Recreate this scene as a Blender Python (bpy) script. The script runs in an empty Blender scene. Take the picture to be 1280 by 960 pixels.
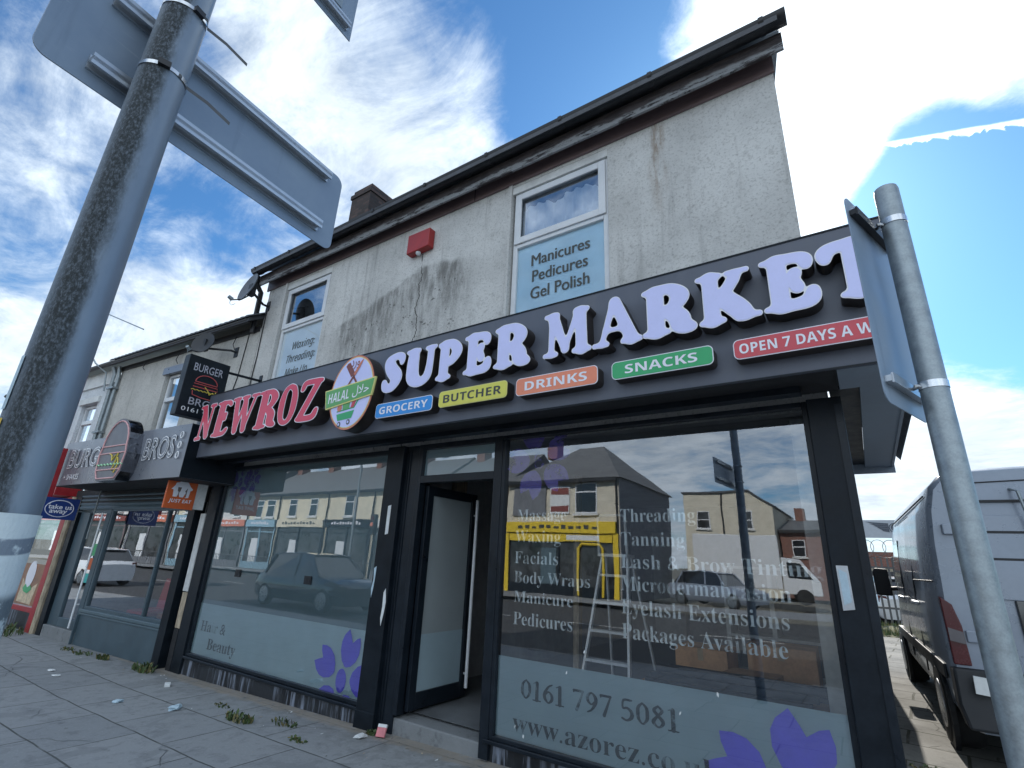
import bpy, bmesh, math, random
import numpy as np
from mathutils import Matrix, Vector
random.seed(7)
R = math.radians
scene = bpy.context.scene
col = scene.collection

# ------------------------------------------------------------------ camera
cam_d = bpy.data.cameras.new('camera')
cam_d.sensor_fit = 'HORIZONTAL'; cam_d.sensor_width = 36.0
cam_d.lens = 36.0 * 628.43 / 1280.0
cam_d.clip_start = 0.05; cam_d.clip_end = 3000
cam = bpy.data.objects.new('camera', cam_d); col.objects.link(cam)
_yaw, _pitch, _roll = 0.606351402, 0.334621584, 0.046951386
_f = Vector((-math.sin(_yaw)*math.cos(_pitch), math.cos(_yaw)*math.cos(_pitch), math.sin(_pitch)))
_r0 = Vector((math.cos(_yaw), math.sin(_yaw), 0)); _u0 = _r0.cross(_f)
_r = _r0*math.cos(_roll) + _u0*math.sin(_roll); _u = -_r0*math.sin(_roll) + _u0*math.cos(_roll)
cam.matrix_world = Matrix(((_r.x, _u.x, -_f.x, 0), (_r.y, _u.y, -_f.y, 0), (_r.z, _u.z, -_f.z, 1.55), (0, 0, 0, 1)))
scene.camera = cam

# ------------------------------------------------------------------ light and sky
SUN_AZ, SUN_EL = R(-4.0), R(35.5)          # azimuth from +Y towards +X
sun_dir = Vector((math.sin(SUN_AZ)*math.cos(SUN_EL), math.cos(SUN_AZ)*math.cos(SUN_EL), math.sin(SUN_EL)))
sl = bpy.data.lights.new('sun', 'SUN'); sl.energy = 3.4; sl.angle = R(0.5); sl.color = (1.0, 0.95, 0.87)
so = bpy.data.objects.new('sun', sl); col.objects.link(so)
so.rotation_euler = sun_dir.to_track_quat('Z', 'Y').to_euler()

class NT:
    """small helper that writes shader node trees"""
    def __init__(s, tree): s.t = tree; s.L = tree.links
    def n(s, kind, **kw):
        nd = s.t.nodes.new(kind)
        for k, v in kw.items(): setattr(nd, k, v)
        return nd
    def put(s, sock, v):
        if isinstance(v, bpy.types.NodeSocket): s.L.new(v, sock)
        elif v is not None: sock.default_value = v
    def math(s, op, a, b=None, c=None, clamp=False):
        nd = s.n('ShaderNodeMath', operation=op); nd.use_clamp = clamp
        s.put(nd.inputs[0], a); s.put(nd.inputs[1], b)
        if c is not None: s.put(nd.inputs[2], c)
        return nd.outputs[0]
    def vmath(s, op, a, b=None):
        nd = s.n('ShaderNodeVectorMath', operation=op)
        s.put(nd.inputs[0], a)
        if b is not None: s.put(nd.inputs[1], b)
        return nd.outputs['Value'] if op == 'DOT_PRODUCT' else nd.outputs[0]
    def noise(s, vec, scale=5, detail=4, rough=.55, dist=0):
        nd = s.n('ShaderNodeTexNoise'); s.put(nd.inputs['Vector'], vec)
        nd.inputs['Scale'].default_value = scale; nd.inputs['Detail'].default_value = detail
        nd.inputs['Roughness'].default_value = rough; nd.inputs['Distortion'].default_value = dist
        return nd.outputs['Fac']
    def sm(s, v, a, b, lo=0., hi=1., smooth=True):
        nd = s.n('ShaderNodeMapRange'); nd.interpolation_type = 'SMOOTHSTEP' if smooth else 'LINEAR'
        s.put(nd.inputs['Value'], v)
        for i, x in ((1, a), (2, b), (3, lo), (4, hi)): s.put(nd.inputs[i], x)
        return nd.outputs[0]
    def mix(s, f, a, b):
        nd = s.n('ShaderNodeMix', data_type='RGBA')
        s.put(nd.inputs[0], f)
        s.put(nd.inputs[6], (*a, 1) if isinstance(a, tuple) and len(a) == 3 else a)
        s.put(nd.inputs[7], (*b, 1) if isinstance(b, tuple) and len(b) == 3 else b)
        return nd.outputs[2]
    def mul(s, vec, k):
        return s.vmath('MULTIPLY', vec, k)
    def xyz(s, vec):
        nd = s.n('ShaderNodeSeparateXYZ'); s.put(nd.inputs[0], vec); return nd.outputs
    def comb(s, x, y, z):
        nd = s.n('ShaderNodeCombineXYZ')
        for i, v in enumerate((x, y, z)): s.put(nd.inputs[i], v)
        return nd.outputs[0]

world = bpy.data.worlds.new('World'); scene.world = world; world.use_nodes = True
wt = world.node_tree; wt.nodes.clear(); W = NT(wt)
BG = 0.1
sky = W.n('ShaderNodeTexSky', sky_type='NISHITA'); sky.sun_disc = False
sky.sun_elevation = SUN_EL; sky.sun_rotation = SUN_AZ
sky.air_density = 1.0; sky.dust_density = 0.4; sky.ozone_density = 1.2
dirv = W.n('ShaderNodeTexCoord').outputs['Generated']
dx, dy, dz = W.xyz(dirv)
den = W.math('ADD', W.math('MAXIMUM', dz, 0.0), 0.24)
P2 = W.comb(W.math('DIVIDE', dx, den), W.math('DIVIDE', dy, den), 0.0)
n1 = W.noise(W.vmath('ADD', P2, (3.1, 1.7, 0)), 1.25, 9, .58, .35)
n2 = W.noise(W.mul(P2, (1.0, 1.7, 1)), 3.4, 8, .68, .5)
n3 = W.noise(P2, 13.0, 6, .65, .3)
acc = W.math('ADD', W.math('MULTIPLY', n1, .62), W.math('ADD', W.math('MULTIPLY', n2, .46), W.math('MULTIPLY', n3, .22)))
acc = W.math('SUBTRACT', acc, .15)
def bump(d, deg, wgt):
    v = Vector(d).normalized()
    return W.math('MULTIPLY', W.sm(W.vmath('DOT_PRODUCT', dirv, tuple(v)), math.cos(R(deg)), 1.0), wgt)
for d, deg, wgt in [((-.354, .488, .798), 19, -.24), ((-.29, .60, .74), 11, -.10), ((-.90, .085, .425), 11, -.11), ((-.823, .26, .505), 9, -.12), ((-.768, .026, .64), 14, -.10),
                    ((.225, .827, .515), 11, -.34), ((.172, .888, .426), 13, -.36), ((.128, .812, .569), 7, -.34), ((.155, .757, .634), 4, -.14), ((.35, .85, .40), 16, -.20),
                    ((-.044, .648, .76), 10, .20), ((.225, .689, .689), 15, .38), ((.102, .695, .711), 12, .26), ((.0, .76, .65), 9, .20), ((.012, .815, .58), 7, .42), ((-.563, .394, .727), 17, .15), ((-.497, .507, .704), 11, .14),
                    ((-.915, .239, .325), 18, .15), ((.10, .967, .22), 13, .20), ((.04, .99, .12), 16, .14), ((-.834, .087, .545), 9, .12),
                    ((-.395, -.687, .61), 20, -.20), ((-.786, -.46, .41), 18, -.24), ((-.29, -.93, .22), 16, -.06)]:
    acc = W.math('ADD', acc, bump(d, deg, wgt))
acc = W.math('ADD', acc, W.sm(dy, .05, -.45, 0., .13))             # unseen cloud added behind the viewer to light the shaded front
mask = W.sm(acc, .37, .70)
# contrail: a thin streak on the plane through two sky directions, ragged on its lower side
ca_, cb_ = Vector((.04, .782, .623)).normalized(), Vector((.246, .782, .573)).normalized()
cn = ca_.cross(cb_).normalized(); cm = (ca_+cb_).normalized()
cd = W.vmath('DOT_PRODUCT', dirv, tuple(cn))
wn_ = W.noise(dirv, 46.0, 4, .6, .4)
wob = W.math('ADD', W.math('MULTIPLY', W.math('ABSOLUTE', W.math('SINE', W.math('ADD', W.math('MULTIPLY', dx, 170.0), W.math('MULTIPLY', wn_, 9.0)))), .0035), W.math('MULTIPLY', W.math('SUBTRACT', wn_, .5), .016))
lower = W.sm(W.math('ADD', cd, W.math('MULTIPLY', wob, -1.0 if cn.z > 0 else 1.0)), -.0075, -.0045) if cn.z > 0 else W.sm(W.math('ADD', cd, wob), .0085, .0055)
upper = W.sm(W.math('ADD', cd, W.math('MULTIPLY', wn_, .004)), .0062, .0025) if cn.z > 0 else W.sm(W.math('SUBTRACT', cd, W.math('MULTIPLY', wn_, .004)), -.0062, -.0025)
along = W.sm(dx, .03, .05)
trail = W.math('MULTIPLY', W.math('MULTIPLY', lower, upper), along)
mask = W.math('MAXIMUM', mask, W.math('MULTIPLY', trail, .85), clamp=True)
bright = W.math('ADD', W.sm(n2, .3, .75, .56, .84), W.math('ADD', bump(sun_dir, 30, .55), W.sm(dy, .1, -.5, 0., .30)))  # unseen cloud behind the viewer also brightened to fill the shaded front
ccol = W.n('ShaderNodeVectorMath', operation='SCALE'); ccol.inputs[0].default_value = (.78/BG, .89/BG, 1.0/BG); W.put(ccol.inputs['Scale'], bright)  # bluish cloud tint, set to cool the light on the front
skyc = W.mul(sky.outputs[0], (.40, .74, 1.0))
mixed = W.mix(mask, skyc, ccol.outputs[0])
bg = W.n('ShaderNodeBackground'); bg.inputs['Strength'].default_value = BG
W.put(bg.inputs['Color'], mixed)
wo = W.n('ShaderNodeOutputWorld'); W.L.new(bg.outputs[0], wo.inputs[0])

scene.view_settings.view_transform = 'Standard'; scene.view_settings.look = 'None'
scene.view_settings.exposure = 0.78; scene.view_settings.gamma = 1.0; scene.view_settings.use_curve_mapping = False
scene.render.engine = 'CYCLES'
scene.cycles.max_bounces = 7; scene.cycles.transparent_max_bounces = 16
scene.cycles.use_denoising = True

# ------------------------------------------------------------------ materials
MATS = {}
def new_mat(name):
    m = bpy.data.materials.new(name); m.use_nodes = True; m.node_tree.nodes.clear()
    t = NT(m.node_tree)
    out = t.n('ShaderNodeOutputMaterial'); MATS[name] = m
    return m, t, out
def geo(t): return t.n('ShaderNodeNewGeometry').outputs['Position']
def principled(t, out, base, rough=.6, metal=0., spec=None, coat=0., bumpv=None, bump_d=.01):
    b = t.n('ShaderNodeBsdfPrincipled')
    t.put(b.inputs['Base Color'], (*base, 1) if isinstance(base, tuple) else base)
    t.put(b.inputs['Roughness'], rough); t.put(b.inputs['Metallic'], metal)
    if spec is not None: b.inputs['Specular IOR Level'].default_value = spec
    if coat: b.inputs['Coat Weight'].default_value = coat; b.inputs['Coat Roughness'].default_value = .06
    if bumpv is not None:
        bp = t.n('ShaderNodeBump'); bp.inputs['Distance'].default_value = bump_d; bp.inputs['Strength'].default_value = .7
        t.put(bp.inputs['Height'], bumpv); t.L.new(bp.outputs[0], b.inputs['Normal'])
    t.L.new(b.outputs[0], out.inputs[0]); return b
def plain(name, base, rough=.55, metal=0., var=.18, scale=9., coat=0., spec=None, fine=.0, stretch=(1, 1, 1)):
    """a colour with soft wear: patches, fine grain and slight roughness changes"""
    m, t, out = new_mat(name)
    p = t.mul(geo(t), stretch)
    a = t.noise(p, scale, 6, .6); b = t.noise(p, scale*7, 3, .6)
    f = t.math('ADD', t.math('MULTIPLY', a, .7), t.math('MULTIPLY', b, .3))
    dark = tuple(c*(1-var) for c in base); lite = tuple(min(1, c*(1+var)+.01*var) for c in base)
    c = t.mix(t.sm(f, .3, .7), dark, lite)
    rr = t.sm(f, .3, .7, max(.02, rough-.08), min(1, rough+.08))
    principled(t, out, c, rr, metal, spec, coat, b if fine else None, fine)
    return m

m, t, out = new_mat('anthracite_panel'); anthracite = m
p = geo(t)
a_ = t.noise(t.mul(p, (3, 3, .6)), 1.5, 6, .62); b_ = t.noise(p, 24, 4, .7)
c = t.mix(t.sm(a_, .32, .70), (.090, .102, .135), (.112, .124, .158))
c = t.mix(t.math('MULTIPLY', t.sm(a_, .55, .72), .35), c, (.125, .13, .14))
c = t.mix(t.math('MULTIPLY', t.sm(b_, .66, .72), .4), c, (.15, .155, .16))
principled(t, out, c, t.sm(a_, .3, .7, .36, .52))
black_paint = plain('black_paint', (.0065, .011, .017), .42, var=.25, scale=6, spec=.25)
black_matt = plain('black_matt', (.012, .013, .015), .7, var=.3)
frame_black = plain('frame_black', (.009, .014, .021), .34, var=.25, scale=5, spec=.3)
white_pvc = plain('white_pvc', (.66, .68, .70), .35, var=.06, scale=4)
white_paint = plain('white_paint', (.62, .63, .62), .55, var=.15, scale=5)
letter_side = plain('letter_side', (.030, .024, .022), .45, var=.3)
letter_white = plain('letter_white', (.62, .64, .96), .35, var=.03)
trim_white = plain('trim_white', (.80, .80, .86), .35, var=.03)
letter_red = plain('letter_red', (.68, .055, .105), .35, var=.05)
p_blue = plain('panel_blue', (.028, .27, .70), .35, var=.05)
p_yellow = plain('panel_yellow', (.68, .64, .10), .35, var=.05)
p_orange = plain('panel_orange', (.80, .25, .14), .35, var=.05)
p_green = plain('panel_green', (.035, .38, .14), .35, var=.05)
p_red = plain('panel_red', (.58, .065, .085), .35, var=.05)
ink_dark = plain('ink_dark', (.05, .055, .05), .5, var=.1)
ink_brown = plain('ink_brown', (.22, .06, .05), .5, var=.2)
ring_orange = plain('ring_orange', (.62, .20, .12), .4, var=.1)
banner_green = plain('banner_green', (.12, .38, .12), .4, var=.08)
banner_edge = plain('banner_edge', (.75, .70, .25), .4, var=.05)
galv = plain('galvanised_steel', (.30, .34, .36), .48, .75, var=.22, scale=22)
m, t, out = new_mat('aluminium_plate'); alu_plate = m
p = geo(t)
runs = t.noise(t.mul(p, (14, 14, .9)), 1.3, 6, .65); scr = t.noise(t.mul(p, (3, 3, 60)), 2.0, 3, .6); blot = t.noise(p, 3.5, 5, .6)
c = t.mix(t.sm(blot, .3, .7), (.205, .265, .345), (.265, .33, .41))
c = t.mix(t.math('MULTIPLY', t.sm(runs, .55, .75), .35), c, (.13, .165, .21))
c = t.mix(t.math('MULTIPLY', t.sm(scr, .66, .72), .25), c, (.42, .47, .53))
principled(t, out, c, t.sm(blot, .3, .7, .36, .55), .25)
alu_rail = plain('aluminium_rail', (.50, .54, .58), .35, .8, var=.1)
steel_strap = plain('steel_strap', (.62, .64, .66), .22, 1., var=.1)
gutter_mat = plain('gutter_black', (.012, .013, .016), .45, var=.5, scale=7)
brown_board = plain('brown_board', (.165, .120, .122), .5, var=.22, scale=5, stretch=(.4, 1, 3))
alarm_red = plain('alarm_red', (.34, .022, .022), .38, var=.12)
slate = plain('slate_roof', (.06, .065, .075), .6, var=.4, scale=8)
dish_mat = plain('dish_grey', (.10, .11, .125), .5, var=.2)
dish_mount_shade = plain('dish_dark', (.018, .020, .024), .5, var=.2)  # mount colour, also used as painted shade on the second dish
burger_grey = plain('burger_grey', (.21, .225, .26), .32, .35, var=.08, scale=3)
burger_blue = plain('burger_bluegrey', (.060, .095, .118), .45, var=.15, scale=4)
burger_trim = plain('burger_trim', (.085, .13, .155), .4, var=.12, scale=4)
je_orange = plain('delivery_orange', (.62, .115, .025), .45, var=.05)
je_dark = plain('fork_dark', (.16, .12, .11), .5)
tk_blue = plain('takeaway_blue', (.010, .040, .20), .4, var=.08)
neon_pink = plain('neon_pink', (.75, .42, .42), .4, var=.05)
neon_red = plain('neon_red', (.55, .10, .10), .4, var=.05)
neon_white = plain('neon_white', (.85, .86, .88), .3, var=.05)
neon_yellow = plain('neon_yellow', (.75, .60, .10), .4, var=.05)
neon_green = plain('neon_green', (.45, .85, .50), .4, var=.05)
grey_letter = plain('grey_letter', (.42, .42, .48), .4, var=.05)
burger_face = plain('burger_face', (.13, .13, .15), .4, var=.08)
chrome_side = plain('chrome_side', (.22, .23, .26), .15, 1., var=.15)
shop_red = plain('shop_red', (.36, .018, .025), .42, var=.18)
wood_old = plain('wood_old', (.40, .33, .24), .75, var=.4, scale=10, stretch=(4, 4, .7))
vinyl_purple = plain('vinyl_purple', (.19, .15, .78), .55, var=.05)
paper_white = plain('paper_white', (.70, .72, .72), .8, var=.08)
paper_pink = plain('paper_pink', (.65, .22, .24), .7, var=.15)
paper_blue = plain('paper_bluewhite', (.45, .58, .66), .7, var=.15)
sticker_yellow = plain('sticker_yellow', (.62, .45, .04), .5)
weed_green = plain('weed_green', (.060, .095, .030), .7, var=.45, scale=30)
weed_dry = plain('weed_dry', (.17, .15, .06), .8, var=.4, scale=30)
alu_ladder = plain('ladder_aluminium', (.86, .88, .90), .35, .15, var=.08)
cardboard = plain('cardboard', (.60, .33, .17), .8, var=.2, scale=6)
room_wall = plain('room_wall', (.36, .37, .38), .8, var=.2, scale=2)
room_floor = plain('room_floor', (.16, .17, .18), .45, var=.3, scale=3)
van_paint = plain('van_silver', (.24, .28, .345), .30, .15, var=.10, scale=2, coat=.5)
van_seam = plain('van_seam', (.02, .022, .026), .6)
van_plastic = plain('van_plastic', (.012, .014, .018), .55, var=.2)
lamp_red = plain('lamp_red', (.075, .004, .007), .25, var=.1)
lamp_clear = plain('lamp_clear', (.14, .13, .14), .15, var=.1, coat=.8)
tyre = plain('tyre_rubber', (.014, .014, .015), .8, var=.3)
rim_mat = plain('rim_alloy', (.42, .43, .45), .3, .9, var=.1)
car_black = plain('car_black', (.012, .014, .018), .12, var=.1, coat=1.)
car_white = plain('car_white', (.70, .72, .74), .2, var=.04, coat=.8)
car_blue = plain('car_blue', (.04, .09, .2), .2, var=.04, coat=.8)
car_red = plain('car_red', (.3, .03, .03), .2, var=.04, coat=.8)
cream_wall = plain('cream_wall', (.66, .61, .47), .85, var=.12, scale=2)
buff_wall = plain('buff_wall', (.60, .56, .46), .85, var=.12, scale=2)
grey_wall = plain('grey_wall', (.17, .18, .20), .85, var=.15, scale=2)
opp_roof = plain('opposite_roof', (.15, .155, .16), .8, var=.2, scale=3)
shop_yellow = plain('shop_yellow', (.74, .53, .03), .5, var=.08)
shop_blue = plain('shop_lightblue', (.26, .42, .52), .5, var=.06)
signal_green = None
fence_steel = plain('fence_steel', (.085, .09, .095), .6, .1, var=.2)
banner_silver = plain('banner_silver', (.36, .40, .44), .5, var=.05)
banner_ink = plain('banner_ink', (.06, .075, .10), .5)
soffit_grey = plain('soffit_grey', (.20, .245, .30), .6, var=.1)
curtain = plain('net_curtain', (.80, .86, .95), .9, var=.06)
board_black = plain('board_black', (.02, .024, .03), .5, var=.3)

def emit_mat(name, colr, k):
    m, t, out = new_mat(name); e = t.n('ShaderNodeEmission'); e.inputs[0].default_value = (*colr, 1); e.inputs[1].default_value = k
    t.L.new(e.outputs[0], out.inputs[0]); return m
signal_green = emit_mat('signal_green', (.1, 1., .55), 3.)

def glass_mat(name, gain, base, tint=(.93, .965, .97), rough=0.0):
    m, t, out = new_mat(name)
    fr = t.n('ShaderNodeFresnel'); fr.inputs['IOR'].default_value = 1.5
    f = t.math('ADD', t.math('MULTIPLY', fr.outputs[0], gain), base, clamp=True)
    tr = t.n('ShaderNodeBsdfTransparent'); tr.inputs[0].default_value = (*tint, 1)
    gl = t.n('ShaderNodeBsdfGlossy'); gl.inputs['Roughness'].default_value = rough; gl.inputs[0].default_value = (.93, .96, 1, 1)
    bp = t.n('ShaderNodeBump'); bp.inputs['Distance'].default_value = .0016; bp.inputs['Strength'].default_value = .35
    t.put(bp.inputs['Height'], t.noise(geo(t), 2.2, 2, .4)); t.L.new(bp.outputs[0], gl.inputs['Normal'])
    mx = t.n('ShaderNodeMixShader'); t.put(mx.inputs[0], f); t.L.new(tr.outputs[0], mx.inputs[1]); t.L.new(gl.outputs[0], mx.inputs[2])
    t.L.new(mx.outputs[0], out.inputs[0]); return m
glass = glass_mat('shop_glass', 2.2, .13)
glass_left = glass_mat('shop_glass_left', 1.8, .13)
glass_up = glass_mat('upper_glass', 1.6, .36)
glass_film = glass_mat('film_glass', 1.2, .02)
def film_mat(name, colr, opac, rough=.5, patch=0.):
    m, t, out = new_mat(name)
    p = geo(t)
    b = t.n('ShaderNodeBsdfPrincipled'); b.inputs['Roughness'].default_value = rough
    nn = t.noise(p, 3, 5, .6)
    t.put(b.inputs['Base Color'], t.mix(nn, tuple(c*.85 for c in colr), tuple(c*1.12 for c in colr)))
    tl = t.n('ShaderNodeBsdfTranslucent'); tl.inputs[0].default_value = (*colr, 1)
    m1 = t.n('ShaderNodeMixShader'); m1.inputs[0].default_value = .06
    t.L.new(b.outputs[0], m1.inputs[1]); t.L.new(tl.outputs[0], m1.inputs[2])
    tr = t.n('ShaderNodeBsdfTransparent')
    mx = t.n('ShaderNodeMixShader')
    o = t.math('ADD', opac, t.sm(t.noise(p, 5, 6, .7), .52, .62, 0., -patch), clamp=True) if patch else opac
    t.put(mx.inputs[0], o); t.L.new(tr.outputs[0], mx.inputs[1]); t.L.new(m1.outputs[0], mx.inputs[2])
    t.L.new(mx.outputs[0], out.inputs[0]); return m
frost = film_mat('frosted_band', (.40, .52, .57), .94)
frost_l = film_mat('frosted_band_left', (.52, .67, .72), .94)
frost_left = film_mat('frosted_pane', (.245, .335, .375), .94)
frost_text = film_mat('frosted_lettering', (.85, .90, .92), .95, patch=.45)
ghost_text = film_mat('ghost_lettering', (.045, .06, .07), .55, patch=.5)
clear_text = film_mat('clear_lettering', (.035, .055, .065), .85, patch=.6)
purple_worn = film_mat('purple_worn', (.20, .15, .62), .75, patch=.75)
purple_faint = film_mat('purple_faint', (.16, .13, .42), .7, patch=.6)
film_white = film_mat('white_film', (.90, .95, 1.0), 1.0)
film_blue = film_mat('pale_film', (.66, .86, 1.0), 1.0)
door_frost = film_mat('door_frost', (.42, .47, .48), .82)

# rendered wall with streaks, dirt and a large dark patch with a ridge
def make_render(name, base, patch=False, k=1.):
    m, t, out = new_mat(name)
    p = geo(t); x, y, z = t.xyz(p)
    streak = t.noise(t.mul(p, (9, 9, .7)), 1.0, 7, .62, .2)
    cloud = t.noise(p, 1.3, 6, .6)
    speck = t.noise(p, 42, 4, .7)
    c = t.mix(t.sm(cloud, .3, .7), tuple(v*.86 for v in base), tuple(v*1.10 for v in base))
    c = t.mix(t.math('MULTIPLY', t.sm(streak, .53, .74), .42*k), c, (.15, .145, .14))
    c = t.mix(t.math('MULTIPLY', t.sm(speck, .50, .68), .46), c, (.17, .17, .165))
    mid = t.noise(p, 13, 5, .75)
    c = t.mix(t.math('MULTIPLY', t.sm(mid, .52, .72), .36*k), c, (.19, .185, .175))
    pits = t.noise(p, 17, 3, .7)
    c = t.mix(t.math('MULTIPLY', t.sm(pits, .70, .76), .55), c, (.10, .10, .095))
    if patch:
        ridge = t.math('ADD', t.sm(x, -5.9, -4.2, 4.55, 5.08, False), t.math('MULTIPLY', t.math('SUBTRACT', t.noise(p, 3.5, 4, .6), .5), .22))
        ridge = t.math('SUBTRACT', ridge, t.sm(x, -4.2, -3.4, 0, .10))
        dep = t.math('SUBTRACT', ridge, z)
        inx = t.math('MULTIPLY', t.sm(x, -6.1, -5.55), t.sm(x, -3.30, -3.62))
        top = t.math('MULTIPLY', t.sm(dep, -.02, .07), t.sm(dep, 1.05, .15, .42, 1.))
        tex = t.sm(t.noise(t.mul(p, (7, 7, 1.6)), 1.5, 7, .68), .34, .68, .20, 1.)
        c = t.mix(t.math('MULTIPLY', t.math('MULTIPLY', top, inx), t.math('MULTIPLY', tex, .80)), c, (.10, .097, .09))
        dots = t.math('MULTIPLY', t.sm(t.noise(p, 11, 4, .75), .61, .66), t.math('MULTIPLY', inx, t.sm(dep, 0, .35)))
        c = t.mix(t.math('MULTIPLY', dots, .8), c, (.05, .05, .045))
        crk = t.math('ABSOLUTE', t.math('SUBTRACT', x, t.math('ADD', -4.24, t.math('MULTIPLY', t.math('SUBTRACT', t.noise(t.mul(p, (0, 0, 1)), 3.2, 5, .6), .5), .32))))
        c = t.mix(t.math('MULTIPLY', t.sm(crk, .011, .004), t.sm(z, 5.15, 5.0)), c, (.07, .065, .06))
        # rust run below the eaves
        rx = t.math('ABSOLUTE', t.math('ADD', x, t.math('ADD', 1.15, t.math('MULTIPLY', t.math('SUBTRACT', t.noise(t.mul(p, (1, 1, 1)), 2.0, 4, .6), .5), .22))))
        rr = t.math('MULTIPLY', t.sm(rx, .13, .01), t.math('MULTIPLY', t.sm(z, 4.35, 5.5), t.sm(t.noise(t.mul(p, (14, 14, 2.2)), 1.2, 6, .7), .40, .68)))
        c = t.mix(t.math('MULTIPLY', rr, .75), c, (.20, .125, .07))
        for cx_, zt, zb, w_ in ((-.87, 4.95, 4.45, .035), (-.45, 5.2, 4.2, .05), (-3.1, 5.6, 4.5, .05)):
            s_ = t.math('MULTIPLY', t.sm(t.math('ABSOLUTE', t.math('SUBTRACT', x, cx_)), w_, .0), t.math('MULTIPLY', t.sm(z, zb-.2, zb), t.sm(z, zt+.1, zt)))
            c = t.mix(t.math('MULTIPLY', s_, t.math('MULTIPLY', t.sm(streak, .42, .62), .45)), c, (.13, .12, .11))
    hgt = t.math('ADD', t.math('MULTIPLY', speck, .6), t.math('MULTIPLY', pits, .4))
    principled(t, out, c, .9, spec=.2, bumpv=hgt, bump_d=.008)
    return m
render_wall = make_render('rendered_wall', (.57, .568, .55), True)
render_burger = make_render('rendered_wall_grey', (.50, .49, .46), False, .9)
render_white = make_render('painted_white_wall', (.68, .71, .74), False, .35)

# peeling fascia board
m, t, out = new_mat('peeling_board'); peel = m
p = geo(t)
pn = t.noise(t.mul(p, (1.1, 1, 6)), 3.0, 8, .72)
zz_ = t.xyz(p)[2]
lowp = t.sm(t.math('ADD', zz_, t.math('MULTIPLY', t.math('SUBTRACT', t.noise(t.mul(p, (1, 1, 1)), 2.2, 5, .65), .5), .16)), 5.870, 5.835)
c = t.mix(t.sm(pn, .46, .54), (.030, .025, .027), (.060, .050, .052))
c = t.mix(t.math('MULTIPLY', lowp, t.sm(pn, .42, .50)), c, (.24, .25, .26))
c = t.mix(t.sm(t.noise(t.mul(p, (2, 1, 9)), 6, 5, .7), .58, .66), c, (.02, .02, .02))
principled(t, out, c, .75, bumpv=pn, bump_d=.012)

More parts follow.
